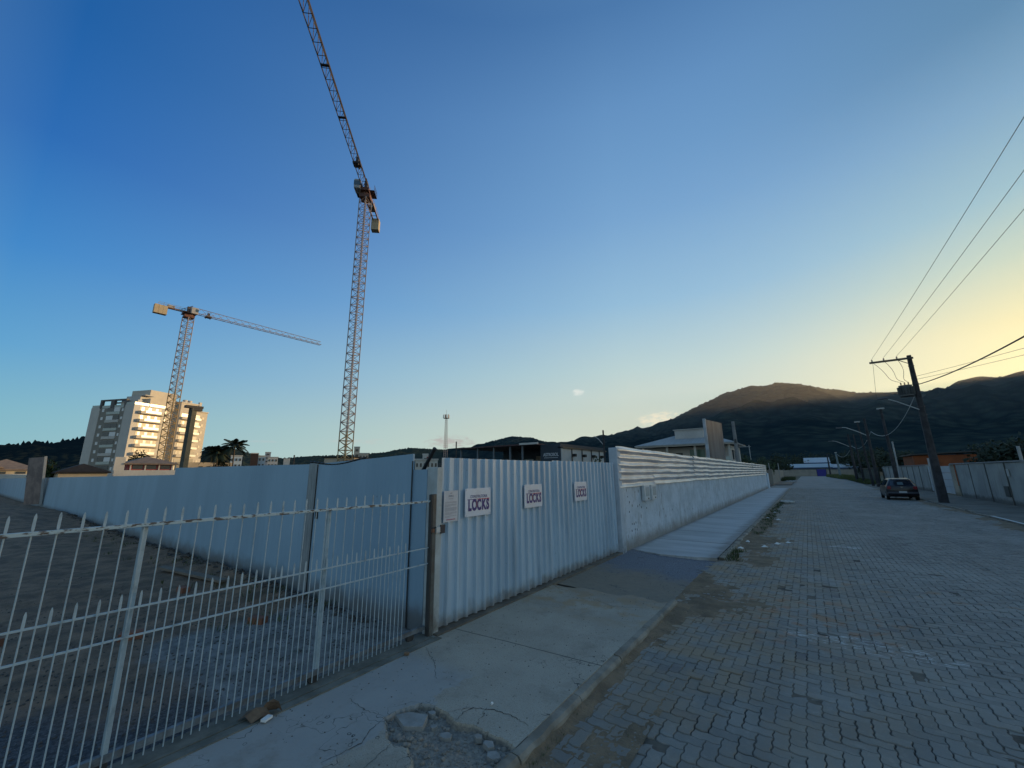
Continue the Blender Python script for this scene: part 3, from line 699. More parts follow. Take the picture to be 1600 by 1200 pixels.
def ribbed(y0,y1,z0,z1):
    mb=MB(); P=[]; y=y0; k=0
    # trapezoidal profile, pitch .197: (dy, x offset)
    while y<y1-.02:
        for dy,dx in ((0,0),(.100,0),(.114,.042),(.150,.042),(.166,0)):
            if y+dy<=y1: P.append((-4.195+dx+.006*N(y*.7,3),y+dy))
        y+=.197
    P.append((-4.195,y1)); n=len(P)
    zt=[z1+.004*N(p[1]*2,1) for p in P]; zb=[z0+.012*N(p[1]*2.5,7) for p in P]
    th=.004
    vs=[(p[0],p[1],b_) for p,b_ in zip(P,zb)]+[(p[0],p[1],t_) for p,t_ in zip(P,zt)]+[(p[0]-th,p[1],t_) for p,t_ in zip(P,zt)]+[(p[0]-th,p[1],b_) for p,b_ in zip(P,zb)]
    fs=[]
    for i in range(n-1):
        for r in range(3): fs.append((r*n+i,r*n+i+1,(r+1)*n+i+1,(r+1)*n+i))
    return mb.add(vs,fs)
for (a0,a1,z1) in ((4.07,7.15,2.235),(7.155,10.33,2.255)): ribbed(a0,a1,.045,z1).build('ribbed_sheet',mRib,rg)
mb=MB(); mb.bb(-4.27,-4.21,4.07,10.33,.06,.12); mb.bb(-4.27,-4.21,4.07,10.33,2.10,2.16); mb.bb(-4.27,-4.21,4.07,10.33,1.1,1.15)
for y in (4.1,7.15,10.3): mb.bb(-4.27,-4.22,y-.03,y+.03,.12,2.10)
mb.build('frame',mDarkM,rg)
mb=MB(); mb.bb(-4.30,-4.08,3.96,10.45,-.03,.02)
struct(mb,'gate_threshold',M('threshold_concrete',(.20,.17,.13),.95,col2=(.12,.10,.08),scale=4,bump=.6,bscale=30))

# signs
mSign=M('sign_board_white',(.66,.70,.78),.5,col2=(.62,.63,.66),scale=3,bump=0)
mNavy=flat('navy_print',(.02,.015,.16),.5); mRed=flat('red_print',(.50,.03,.04),.5); mOr=flat('orange_print',(.75,.28,.10),.5); mGrey=flat('grey_print',(.22,.22,.27),.6)
RT=(R(90),0,R(90))   # text facing +X, reading along +Y
def locks(y0,y1,z0,z1,lab,tilt):
    xs=-4.152
    t=thing('company_sign',lab,'sign',(xs,(y0+y1)/2,z0),group='LOCKS company signs on the ribbed gate')
    MB().bb(xs,xs+.012,y0,y1,z0,z1).build('board',mSign,t,bevel=.002)
    xf=xs+.014; yc=(y0+y1)/2; w_=y1-y0; h_=z1-z0
    text(t,'small_lettering','CONSTRUTORA',(xf,yc+.01,z0+h_*.70),RT,.062,mNavy,sx=w_/.59*.86,ext=.0006)
    MB().bb(xf-.001,xf+.0015,yc-w_*.42,yc-w_*.05,z0+h_*.595,z0+h_*.615).build('underline',mNavy,t)
    MB().bb(xf-.001,xf+.0015,yc-w_*.05,yc+w_*.44,z0+h_*.595,z0+h_*.615).build('underline',mRed,t)
    for ch,u in (('L',-.335),('O',-.155),('C',.025),('K',.215),('S',.375)):
        text(t,'letter',ch,(xf,yc+w_*u,z0+h_*.385),RT,h_*.54,mNavy,sx=.66*w_/.59,ext=.0008,offs=.011)
    mb=MB()
    mb.tube((xf,yc-w_*.075,z0+h_*.31),(xf,yc-w_*.06,z0+h_*.46),.005,4); mb.tube((xf,yc-w_*.06,z0+h_*.46),(xf,yc-w_*.075,z0+h_*.55),.005,4)
    mb.build('orange_mark',mOr,t)
    for yy in (y0+.02,y1-.02):
        for zz in (z0+.02,z1-.02): MB().tube((xf-.002,yy,zz),(xf+.002,yy,zz),.005,8).build('rivet',mGrey,t)
    return t
locks(4.51,5.10,1.385,1.79,'company sign nearest the bar gate, right beside the text notice',0)
locks(6.06,6.65,1.40,1.805,'middle company sign on the ribbed metal gate',0)
locks(7.99,8.58,1.405,1.81,'company sign nearest the white wall end of the ribbed gate',0)
nt_=thing('notice_sheet','white printed notice with small lines of text at the gate end','sign',(-4.152,4.22,1.36))
MB().bb(-4.152,-4.146,4.08,4.36,1.355,1.775).build('sheet',M('notice_plastic',(.56,.58,.62),.5,col2=(.50,.52,.56),scale=3,bump=0),nt_)
xf=-4.1445
MB().bb(xf-.001,xf+.0005,4.205,4.235,1.735,1.748).build('emblem',mGrey,nt_)
text(nt_,'heading','AVISO',(xf,4.22,1.70),RT,.040,mGrey,ext=.0004)
mb=MB(); rr2=random.Random(3); z=1.62
mb.bb(xf-.001,xf+.0004,4.175,4.265,1.662,1.667)
for blk in (2,3,4,3,2):
    for k in range(blk):
        e=4.335 if k<blk-1 else rr2.uniform(4.2,4.33); yy=4.105
        while yy<e:
            l=rr2.uniform(.01,.03); mb.bb(xf-.001,xf+.0004,yy,min(yy+l,e),z,z+.0042); yy+=l+.006
        z-=.0125
    z-=.010
mb.build('text_lines',mGrey,nt_)
MB().bb(xf-.001,xf+.0004,4.13,4.31,1.378,1.392).build('footer_line',flat('pink_print',(.35,.16,.22),.6),nt_)

# ------------------------------------------------------------------ pier + white wall + horizontal corrugated sheets
pr2=thing('corner_pier','tall whitewashed pier where the ribbed gate meets the street wall','pillar',(-4.15,10.45,0))
MB().bb(-4.30,-4.07,10.36,10.60,-.02,2.66).build('pier_body',mWhite,pr2,bevel=.01)
ww=thing('street_wall','long rough whitewashed street wall with low plaster holes','wall',(-4.15,11,0))
def wallpatch(x,y0,y1,z1,rough=.012):
    mb=MB(); ys=fr(y0,y1,.09) if y1-y0<25 else fr(y0,24,.09)+fr(24,y1,.4)[1:]
    zs=fr(-.03,z1,.09); ny=len(ys)
    vs=[(x+rough*N(yy*1.3,zz*1.3,2)+rough*.35*N(yy*6,zz*6,4)-.02*0,yy,zz) for zz in zs for yy in ys]
    fs=[(j*ny+i,j*ny+i+1,(j+1)*ny+i+1,(j+1)*ny+i) for j in range(len(zs)-1) for i in range(ny-1)]
    mb.add(vs,fs); n0=len(zs)-1
    mb.quad((x-.002,y0,z1),(x-.002,y1,z1),(x-.2,y1,z1),(x-.2,y0,z1)); mb.quad((x,y1,-.03),(x-.2,y1,-.03),(x-.2,y1,z1),(x,y1,z1))
    mb.quad((x-.2,y0,-.03),(x-.2,y1,-.03),(x-.2,y1,z1),(x-.2,y0,z1))
    return mb
def plaster_mat():
    m,nt,b=newmat('flaking_whitewash'); g=G(nt); p=g.pos(); x,y,z=g.xyz(p)
    c=g.mix(g.ss(g.noise(p,1.6,6,.7),.38,.62),(.55,.60,.65),(.43,.48,.52))
    c=g.mix(g.m('MULTIPLY',g.ss(g.noise(g.pos((1,1.5,.35)),3,5,.7),.56,.68),.55),c,(.28,.28,.27))
    c=g.mix(g.m('MULTIPLY',g.ss(g.noise(g.pos((1,3,.9)),5,2,.4),.71,.73),.85),c,(.07,.06,.055))
    lowz=g.m('SUBTRACT',1.,g.ss(g.m('SUBTRACT',z,g.m('MULTIPLY',g.noise(g.pos((1,1,.5)),2.5,5,.7),.65)),-.30,.12))
    c=g.mix(g.m('MULTIPLY',lowz,.75),c,g.mix(g.noise(p,14,4),(.26,.22,.17),(.13,.11,.09)))
    c=g.mix(g.m('MULTIPLY',g.ss(g.noise(g.pos((1,4,.12)),2,4),.62,.72),.45),c,(.20,.20,.19))
    g.l(c,b.inputs['Base Color']); b.inputs['Roughness'].default_value=.88
    g.bump(g.m('ADD',g.noise(p,9,5,.7),g.m('MULTIPLY',g.noise(p,45,3),.4)),1.,.03,b); return m
mPl=plaster_mat()
wallpatch(-4.10,10.61,57.2,1.66,.014).build('wall_face',mPl,ww)
mb=MB(); mb.bb(-4.35,-3.98,57.2,59.2,-.03,1.72); mb.build('end_block',M('clean_white_end',(.62,.68,.74),.8,col2=(.56,.62,.68),scale=1),ww)
hs_=MB()
for cy,cz in [(11.2,.62),(11.35,.61),(11.5,.63),(11.15,.45),(11.4,.46),(11.55,.44),(11.0,1.35),(11.1,1.2),(11.3,1.1),(11.75,1.05),(11.9,1.08),(12.05,1.0),(12.5,.95),(14.2,.8),(11.05,.95),(11.6,1.45),(15.3,.7),(18.4,.5)]:
    hs_.box((-4.092,cy,cz),(.008,rnd(.010,.022),rnd(.03,.07)))
hs_.build('plaster_hole',mDarkM,ww)
# meter boxes
for y0,lab in ((12.14,'left grey utility meter box hanging under the corrugated sheets'),(12.82,'right grey utility meter box under the corrugated sheets')):
    t=thing('meter_box',lab,'meter box',(-4.09,y0,1.18),group='meter boxes on the white wall')
    MB().bb(-4.085,-3.99,y0,y0+.5,1.17,1.62).build('case',M('meter_grey',(.60,.62,.62),.6,col2=(.52,.54,.54),scale=6,bump=0),t,bevel=.012)
    MB().bb(-3.989,-3.984,y0+.1,y0+.42,1.30,1.56).build('window',flat('meter_window',(.50,.50,.48),.2),t)
    MB().bb(-3.989,-3.982,y0+.28,y0+.36,1.21,1.25).build('latch',mDarkM,t)
# horizontal corrugated
ct=thing('corrugated_fence','horizontal galvanised corrugated sheets standing on top of the white wall','fence',(-4.1,11,1.6))
def galv():
    m,nt,b=newmat('galvanised_sheet'); g=G(nt); p=g.pos()
    c=g.mix(g.ss(g.noise(g.pos((1,.5,3)),1.5,5,.65),.35,.65),(.60,.63,.67),(.42,.44,.47))
    c=g.mix(g.m('MULTIPLY',g.ss(g.noise(g.pos((1,.6,5)),4,5,.7),.58,.7),.5),c,(.26,.22,.19))
    g.l(c,b.inputs['Base Color']); b.inputs['Metallic'].default_value=.45
    rr_=g.n('ShaderNodeMapRange'); g.l(g.noise(p,3,4),rr_.inputs[0]); rr_.inputs['To Min'].default_value=.28; rr_.inputs['To Max'].default_value=.55; g.l(rr_.outputs[0],b.inputs['Roughness'])
    g.bump(g.noise(g.pos((1,.6,1)),3,3),.3,.03,b); return m
mGv=galv()
def corr(y0,y1,zb,zt,k):
    mb=MB(); ys=fr(y0,y1,.12); nz=48; nwav=5.5; n=len(ys); vs=[]
    for j in range(nz+1):
        t=j/nz
        for yy in ys:
            z=zb+(zt-zb)*t+.030*N(yy*.7,t*2.5,3+k)+.008*N(yy*1.7,1,k)
            x=-4.085+.032*math.cos(2*math.pi*(nwav*t))+.028*N(yy*.7,t*2.2,5+k*3)+k%2*.006+.004*N(yy*3,t*3,2)
            vs.append((x,yy,z))
    mb.add(vs,[(j*n+i,j*n+i+1,(j+1)*n+i+1,(j+1)*n+i) for j in range(nz) for i in range(n-1)])
    return mb
yy=10.42; k=0
while yy<58.4:
    e=min(yy+3.0,58.6); t=(yy-10.4)/48
    corr(yy,e+.06,1.62-.03*t+.01*rnd(-1,1),2.69+.012*rnd(-1,1),k).build('corrugated_sheet',mGv,ct,smooth=True); yy+=3.0; k+=1

# ------------------------------------------------------------------ litter
LIT=[(-1.75,12.9,.05,'crumpled white paper cup against the kerb before the second sidewalk'),(-1.72,14.2,.045,'small white scrap beside the kerb, second along the second sidewalk'),(-1.25,13.5,.055,'white scrap on the gutter soil'),(-1.0,14.2,.06,'flattened white carton on the gutter soil'),(-.75,14.5,.055,'white scrap furthest out from the kerb'),(-1.72,21.5,.06,'white scrap in the weeds halfway along the gutter'),(-1.62,24.5,.06,'white scrap in the gutter nearest the white tyre ring'),(-1.3,21.0,.07,'small flat scrap on the pavers beside the weedy gutter')]
mLit=flat('litter_white',(.72,.72,.70),.6)
for i,(x,y,r,lab) in enumerate(LIT):
    mb=MB(); r1=random.Random(i+20); P=[]
    for a_ in range(7): t=a_/7*6.28; q=r*r1.uniform(.7,1.3); P.append((x+q*math.cos(t)*1.3,y+q*math.sin(t),RZ+.03+r1.uniform(.0,.03)))
    P.append((x,y,RZ+.09)); mb.add(P,[(j,(j+1)%7,7) for j in range(7)]+[tuple(range(6,-1,-1))])
    tag(mb.build('litter_scrap',mLit),lab,'litter',group='white litter along the left gutter')
# bundle of cardboard / cloth caught under the bar gate
cb=thing('crumpled_cardboard','brown crumpled cardboard caught under the bar gate','cardboard',(-4.08,1.9,0))
mCb=M('cardboard_brown',(.22,.145,.09),.9,col2=(.11,.07,.045),scale=9)
mb=MB(); r1=random.Random(2)
def sheet_c(pts,mb):
    mb.add(pts,[(0,1,4,3),(1,2,5,4),(3,4,7,6),(4,5,8,7)])
sheet_c([(-4.13,1.74,.015),(-4.08,1.78,.05),(-4.0,1.80,.012),(-4.14,1.82,.05),(-4.07,1.86,.085),(-3.98,1.88,.04),(-4.12,1.90,.03),(-4.06,1.94,.06),(-3.99,1.95,.014)],mb)
sheet_c([(-4.10,1.90,.02),(-4.05,1.93,.10),(-4.02,1.97,.12),(-4.06,1.98,.02),(-4.02,1.99,.07),(-3.98,2.0,.10),(-4.05,2.02,.012),(-4.0,2.03,.04),(-3.96,2.03,.015)],mb)
mb.build('crumpled_sheet',mCb,cb); MB().box((-3.955,1.90,.022),(.05,.075,.018),rz=.4).build('white_flap',mLit,cb)
tag(slabpiece(-3.97,3.38,.035,.03,6,.008,9).build('pebble',mCb,bevel=.003),'small brown stone by the gate track near its right end','stone')
tag(MB().tube((-2.55,3.16,.012),(-2.545,3.162,.024),.011,10).build('bottle_cap',mLit),'small shiny bottle cap on the sidewalk above the broken hole','cap')
# tyre ring
mb=MB(); n=20; rings=[]
for i in range(n):
    t=2*math.pi*i/n; rings.append([(-1.38+(.33+.075*math.cos(s))*math.cos(t),32.7+(.33+.075*math.cos(s))*math.sin(t),RZ+.075+.075*math.sin(s)) for s in [k*math.pi/4 for k in range(8)]])
rings.append(rings[0]); mb.loft(rings,cap=False)
tag(mb.build('painted_tyre',M('white_tyre',(.55,.54,.50),.8,col2=(.12,.12,.11),scale=5,lo=.5,hi=.6),smooth=True),'white painted tyre lying flat in the left gutter','tyre')

# ------------------------------------------------------------------ mountains
def polar(a,r): return (r*math.sin(a),r*math.cos(a))
def skyline(pts):
    P=[]
    for px,py in pts:
        a_,e_=azel(px,py); P.append((a_,math.tan(e_)))
    return P
def interp(P,a_):
    if a_<=P[0][0]: return P[0][1]
    for (a0,e0),(a1,e1) in zip(P,P[1:]):
        if a_<=a1: t=(a_-a0)/(a1-a0); t=t*t*(3-2*t)*.4+t*.6; return e0+(e1-e0)*t
    return P[-1][1]
def massif(P,crest,foot,back,a0,a1,st,rows,jag,seed,spur=18.,flatfrom=None):
    n=int((a1-a0)/st)+1; mb=MB(); vs=[]
    jc=int(rows*.8)
    for j in range(rows+1):
        u=j/jc if j<=jc else 1+(j-jc)/(rows-jc)*.25
        for i in range(n):
            a_=a0+(a1-a0)*i/(n-1)
            c=crest(a_) if callable(crest) else crest
            e=interp(P,a_); zc=2+e*c
            if flatfrom and a_>flatfrom:  # ridge out of view levelled just above the sun to keep the street shaded
                k=min(1,(a_-flatfrom)/R(4)); zf=math.tan(SUN_EL)*1500+6.0; zc=zc*(1-k)+zf*k
                c=c*(1-k)+k*1500/math.cos(a_-SUN_AZ)
            if u<=1: r=foot+(c-foot)*u; f=u**1.35
            else: r=c+(back-c)*(u-1)/.25; f=max(0,1-(u-1)/.25)**1.2
            x,y=polar(a_,r)
            env=math.sin(math.pi*min(1,u))**.8 if u<1 else 0
            sp=spur*env*(noise.ridged_multi_fractal(Vector((x/420+seed,y/420,seed)),1.,2.,4,1.,2.)-1.)*f**.3 + jag*3*env*N(x/40,y/40,seed)
            z=zc*f+sp-1.5*(1-min(1,u*6))*2
            near=abs(u-1)<1e-3
            if near and not(flatfrom and a_>flatfrom+R(3)): z+=jag*(1.1*N(a_*320,seed)+.9*N(a_*900,seed+3)+.9*random.random()**2)
            vs.append((x,y,z))
    fs=[(j*n+i,j*n+i+1,(j+1)*n+i+1,(j+1)*n+i) for j in range(rows) for i in range(n-1)]
    return mb.add(vs,fs)
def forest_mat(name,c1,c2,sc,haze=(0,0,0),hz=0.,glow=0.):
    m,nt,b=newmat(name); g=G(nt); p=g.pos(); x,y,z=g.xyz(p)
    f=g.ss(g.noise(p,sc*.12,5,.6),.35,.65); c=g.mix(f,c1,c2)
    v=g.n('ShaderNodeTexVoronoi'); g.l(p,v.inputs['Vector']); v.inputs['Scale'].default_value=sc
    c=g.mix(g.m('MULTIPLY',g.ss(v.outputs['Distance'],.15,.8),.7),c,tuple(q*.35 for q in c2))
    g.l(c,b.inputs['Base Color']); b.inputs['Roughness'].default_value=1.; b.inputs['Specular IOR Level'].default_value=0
    b.inputs['Emission Color'].default_value=(*haze,1); b.inputs['Emission Strength'].default_value=hz  # haze colour added as an even glow of the forest surface
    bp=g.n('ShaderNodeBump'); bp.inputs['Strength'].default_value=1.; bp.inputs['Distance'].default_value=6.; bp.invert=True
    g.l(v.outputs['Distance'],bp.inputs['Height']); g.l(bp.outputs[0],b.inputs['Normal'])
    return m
PM=skyline([(690,716),(735,702),(765,690),(800,682),(830,684),(850,690),(880,695),(910,690),(950,681),(985,673),(1010,670),(1050,655),(1075,642),(1100,630),(1135,614),(1170,604),(1200,603),(1207,601),(1210,598),(1245,600),(1300,609),(1345,614),(1400,614),(1440,612),(1470,609),(1500,598),(1535,590),(1560,590),(1600,585)])
a_e=azel(1600,585)[0]
def crestR(a_):
    return 1500.
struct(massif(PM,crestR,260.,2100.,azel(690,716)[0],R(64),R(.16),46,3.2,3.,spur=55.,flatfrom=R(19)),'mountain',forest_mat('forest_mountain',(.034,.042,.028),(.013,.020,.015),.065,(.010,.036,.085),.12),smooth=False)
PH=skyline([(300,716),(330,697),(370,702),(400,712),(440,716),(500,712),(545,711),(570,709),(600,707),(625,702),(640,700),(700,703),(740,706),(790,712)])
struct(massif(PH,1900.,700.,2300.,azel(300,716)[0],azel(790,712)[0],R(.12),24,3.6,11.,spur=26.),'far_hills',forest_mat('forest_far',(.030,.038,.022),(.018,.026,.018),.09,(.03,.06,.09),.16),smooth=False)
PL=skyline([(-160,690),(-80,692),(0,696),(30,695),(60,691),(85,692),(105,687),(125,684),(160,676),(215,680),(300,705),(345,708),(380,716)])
struct(massif(PL,700.,330.,900.,azel(-160,690)[0],azel(380,716)[0],R(.13),22,3.0,21.,spur=14.),'wooded_hill',forest_mat('forest_left',(.012,.018,.014),(.007,.011,.009),.16,(.010,.03,.06),.14),smooth=False)  # forest colours darkened to stand in for shade on this hill

# ------------------------------------------------------------------ trees
mLeafA=M('broad_leaves',(.055,.085,.025),.7,col2=(.02,.035,.012),scale=.9,bump=0)
mLeafB=M('deep_leaves',(.030,.045,.018),.8,col2=(.012,.020,.009),scale=.7,bump=0)
def tree(name,label,x,y,h,r,seed,nl=1500,mat=None,ls=.22,group=None,z0=0.,trunk=.12):
    q=random.Random(seed); t=thing(name,label,'tree',(x,y,z0),group)
    mb=MB(); tips=[]
    top=h*.55; mb.tube((x,y,z0-.1),(x+q.uniform(-.2,.2),y,z0+top*.5),trunk,7,trunk*.75); mb.tube((x,y,z0+top*.5),(x+q.uniform(-.3,.3),y+q.uniform(-.3,.3),z0+top),trunk*.75,6,trunk*.45)
    cl=[]
    for i in range(9):
        a_=q.uniform(0,6.28); d_=q.uniform(.25,1)*r; zz=z0+h*q.uniform(.5,.95)*(1-.25*(d_/r)); cx,cy=x+d_*math.cos(a_)*.8,y+d_*math.sin(a_)*.8
        mb.tube((x,y,z0+h*q.uniform(.25,.5)),(cx,cy,zz),trunk*.35,5,trunk*.12); cl.append((cx,cy,zz,r*q.uniform(.28,.5)))
    cl.append((x,y,z0+h*.9,r*.45))
    mb.build('trunk',mTrunk,t)
    mb=MB()
    for i in range(nl):
        c=q.choice(cl); u=Vector((q.gauss(0,1),q.gauss(0,1),q.gauss(0,.8))).normalized()*c[3]*q.uniform(.45,1.05)
        p=Vector(c[:3])+u; s_=ls*q.uniform(.5,1.2)
        a1=Vector((q.gauss(0,1),q.gauss(0,1),q.gauss(0,1))).normalized(); b1=a1.orthogonal().normalized()
        mb.add([p-a1*s_,p+b1*s_*.45,p+a1*s_,p-b1*s_*.45],[(0,1,2,3)])
    mb.build('crown',mat or mLeafA,t); return t
def palm(label,x,y,h,seed,r=2.4,group='palm trees beyond the hoarding'):
    q=random.Random(seed); t=thing('palm_tree',label,'palm tree',(x,y,0),group)
    mb=MB(); P=[(x+.15*math.sin(i*.5),y,h*i/8) for i in range(9)]
    for i in range(8): mb.tube(P[i],P[i+1],.17-.008*i,8,.165-.008*i)
    mb.build('trunk',mTrunk,t)
    mb=MB(); mb2=MB(); o=Vector(P[-1])
    for k in range(30):
        a_=k*2.4+q.uniform(-.2,.2); up_=q.uniform(.1,1.5); d=Vector((math.cos(a_),math.sin(a_),0)); pts=[]; q0=1.5-up_
        for i in range(9):
            u=i/8; pts.append(o+d*(r*u*math.cos(up_*.6))+Vector((0,0,r*(math.sin(up_)*u-(.45+.35*q0)*u*u))))
        for i in range(8): mb.tube(pts[i],pts[i+1],.025*(1-i/9),4)
        side=d.cross(Vector((0,0,1)))
        for i in range(28):
            u=.12+.88*i/28; j=min(7,int(u*8)); f=u*8-j; p=pts[j]*(1-f)+pts[j+1]*f; tdir=(pts[j+1]-pts[j]).normalized()
            for sg in (-1,1):
                L=r*.26*math.sin(math.pi*(.12+.8*u))+.1; e=p+side*sg*L*.8+tdir*L*.45+Vector((0,0,-L*.45)); wv=tdir*.085
                mb.add([p-wv,p+wv,e],[(0,1,2)])
    mb.build('crown',mLeafB,t); return t

# ------------------------------------------------------------------ tower cranes
mCrY=M('crane_yellow',(.38,.27,.13),.55,col2=(.27,.19,.10),scale=1,bump=0)
mCrG=M('crane_backlit_grey',(.34,.31,.32),.55,col2=(.26,.21,.21),scale=1,bump=0)  # whitish crane paint greyed in the colour as if backlit
mCrD=M('crane_dark',(.075,.06,.06),.6,bump=0)
mCw=M('counterweight_concrete',(.52,.42,.28),.9,col2=(.44,.35,.23),scale=1.5,bump=.3,bscale=4)
def lattice_mast(cx,cy,z0,z1,s,rot,ph,rc,rb,lad=True):
    mb=MB(); co_,si=math.cos(rot),math.sin(rot)
    C4=[(cx+s/2*(a_*co_-b_*si),cy+s/2*(a_*si+b_*co_)) for a_,b_ in((-1,-1),(1,-1),(1,1),(-1,1))]
    for c in C4: mb.tube((*c,z0),(*c,z1),rc,4,ph=.78)
    n=int(round((z1-z0)/ph)); h=(z1-z0)/n
    for k in range(n):
        za,zb=z0+k*h,z0+(k+1)*h
        for i in range(4):
            a_,b_=C4[i],C4[(i+1)%4]
            if (k+i)%2: a_,b_=b_,a_
            mb.tube((*a_,za),(*b_,zb),rb,4); 
            if k%2==0: mb.tube((*a_,za),(*b_,za),rb,4)
    if lad:
        for k in range(n): mb.tube((cx-.2*co_,cy-.2*si,z0+k*h),(cx-.2*co_,cy-.2*si,z0+(k+1)*h),.04,4); mb.tube((cx+.2*co_,cy+.2*si,z0+k*h),(cx+.2*co_,cy+.2*si,z0+(k+1)*h),.04,4)
    return mb
def jib(p0,d,L,w0,h0,w1,h1,ph,rc,rb):
    mb=MB(); d=Vector(d).normalized(); s_=d.cross(Vector((0,0,1))).normalized(); p0=Vector(p0); n=int(L/ph); pr_=None
    for k in range(n+1):
        t=k/n; w_,h_=w0+(w1-w0)*t,h0+(h1-h0)*t; c=p0+d*(L*t)
        q=(c+s_*w_/2,c-s_*w_/2,c+Vector((0,0,h_)))
        mb.tube(q[0],q[1],rb*1.3,4); 
        if pr_:
            for i in range(3): mb.tube(pr_[i],q[i],rc*(1. if i<2 else .9),4)
            mb.tube(pr_[0],q[2],rb,4); mb.tube(pr_[2],q[1],rb,4); mb.tube(pr_[0],q[1],rb*.8,4)
        else: mb.tube(q[0],q[2],rb,4); mb.tube(q[1],q[2],rb,4)
        pr_=q
    return mb
def crane(label,cx,cy,zt,s,rot,dirj,Lj,Lc,sc,cw,split):
    t=thing('tower_crane',label,'crane',(cx,cy,0))
    ph=.8*sc
    lattice_mast(cx,cy,-.05,split,s,rot,ph,.105*sc,.055*sc).build('lower_mast',mCrY,t)
    lattice_mast(cx,cy,split,zt,s,rot,ph,.10*sc,.052*sc).build('upper_mast',mCrG,t)
    d=Vector(dirj).normalized(); sd_=d.cross(Vector((0,0,1)))
    c=Vector((cx,cy,zt))
    mb=MB(); ang=math.atan2(d.y,d.x)
    mb.box(c+Vector((0,0,.35)),(s*1.25,s*1.25,.7),rz=ang); mb.tube(c+Vector((0,0,.6)),c+Vector((0,0,1.3)),s*.55,14); mb.box(c+Vector((0,0,1.5)),(s*1.6,s*1.0,.6),rz=ang)
    mb.build('slewing_unit',M('crane_rust_red',(.20,.075,.045),.7,col2=(.10,.05,.04)),t)
    mb=MB()
    for sg in (-1,1):
        e=sd_*(sg*(s*.5+.55))
        mb.box(c+e+Vector((0,0,1.2)),(2.6*sc,.9,.06),rz=ang)
        for k in range(5):
            u=d*((k-2)*.62*sc)+sd_*(sg*.42); mb.tube(c+e+u+Vector((0,0,1.2)),c+e+u+Vector((0,0,2.3)),.025*sc,4)
        for zz in (1.75,2.3): mb.tube(c+e+d*(-1.25*sc)+sd_*(sg*.42)+Vector((0,0,zz)),c+e+d*(1.25*sc)+sd_*(sg*.42)+Vector((0,0,zz)),.025*sc,4)
        mb.build('walkway',mCrD,t); mb=MB()
    cb_=c+sd_*(s*.85)+d*.8+Vector((0,0,2.1)); f=MB().box(cb_,(1.7,1.1,1.9),rz=ang).build('cab',M('cab_paint',(.45,.43,.42),.5),t,bevel=.08)
    MB().box(cb_+d*.5+Vector((0,0,.15)),(.75,1.14,.9),rz=ang).build('cab_window',mGlass,f)
    # apex frame and jib
    mb=MB(); mb.box(c+Vector((0,0,2.6)),(1.3,.5,2.0),rz=ang); mb.tube(c+Vector((0,0,3.4))-d*.4,c+d*.6+Vector((0,0,4.1)),.12,5); mb.tube(c+Vector((0,0,3.4))-d*.4,c-d*2+Vector((0,0,2.2)),.09,5); mb.build('tower_head',mCrD,t)
    jib(c+d*.8+Vector((0,0,2.0)),d,Lj,1.25*sc,1.45*sc,1.1*sc,1.0*sc,1.7*sc,.085*sc,.042*sc).build('jib',mCrG if sc>1.05 else mCrD,t)
    mb=MB(); 
    for sg in (-1,1): mb.tube(c-d*.5+sd_*(sg*.5)+Vector((0,0,1.7)),c-d*Lc+sd_*(sg*.5)+Vector((0,0,1.7)),.16,4,ph=.78)
    for k in range(8): e=c-d*(Lc*k/8)+Vector((0,0,1.75)); mb.tube(e-sd_*.5,e+sd_*.5,.06,4)
    mb.build('counter_jib',M('counter_jib_rust',(.32,.17,.09),.6),t)
    mb=MB()
    for sg in (-1,1):
        for k in range(7): e=c-d*(Lc*.9*k/6)+sd_*(sg*.6)+Vector((0,0,1.8)); mb.tube(e,e+Vector((0,0,1.0)),.025*sc,4)
        for zz in (2.3,2.8): mb.tube(c+sd_*(sg*.6)+Vector((0,0,zz)),c-d*Lc*.9+sd_*(sg*.6)+Vector((0,0,zz)),.025*sc,4)
    mb.box(c-d*Lc*.55+Vector((0,0,2.2)),(1.6,.9,.8),rz=ang); mb.build('machinery_railing',M('machinery_grey',(.42,.40,.38),.6),t)
    mb=MB(); nb=3
    for k in range(nb): mb.box(c-d*(Lc-cw[0]/2-(k-nb/2+.5)*cw[0]/nb)+Vector((0,0,1.6-cw[2]/2+(.25))),(cw[0]/nb-.04,cw[1],cw[2]),rz=ang)
    mb.build('counterweight',mCw,t)
    for u in (.12,):
        e=c+d*(Lj*u)+Vector((0,0,1.75)); mb=MB(); mb.box(e,(1.3*sc,1.4*sc,.25),rz=ang); mb.box(e+Vector((0,0,.9)),(.5*sc,.5*sc,.9),rz=ang)
        for k in (-1,1): mb.tube(e+d*(.5*k*sc)-sd_*.3,e+d*(.5*k*sc)-sd_*.3+Vector((0,0,-.5)),.12,6)
        mb.build('trolley',mCrD,t)
    mb=MB()
    for u in (.28,.42,.58,.74): mb.box(c+d*(Lj*u)+Vector((0,0,2.05)),(.35,1.2*sc,.12),rz=ang)
    if sc<1.2: mb.build('jib_platform',mCrD,t)
    return t
crane('very tall yellow crane with its jib reaching up out of the picture',-59.7,36.5,52.2,1.5,R(14),(.687,-.727,0),56,9.6,.92,(1.4,1.5,2.5),9.0)
crane('distant crane standing in front of the apartment block with its whole jib visible',-146.0,34.0,49.3,1.95,R(32),(.02,1.,0),40,8.2,1.22,(3.0,1.5,2.6),27.0)

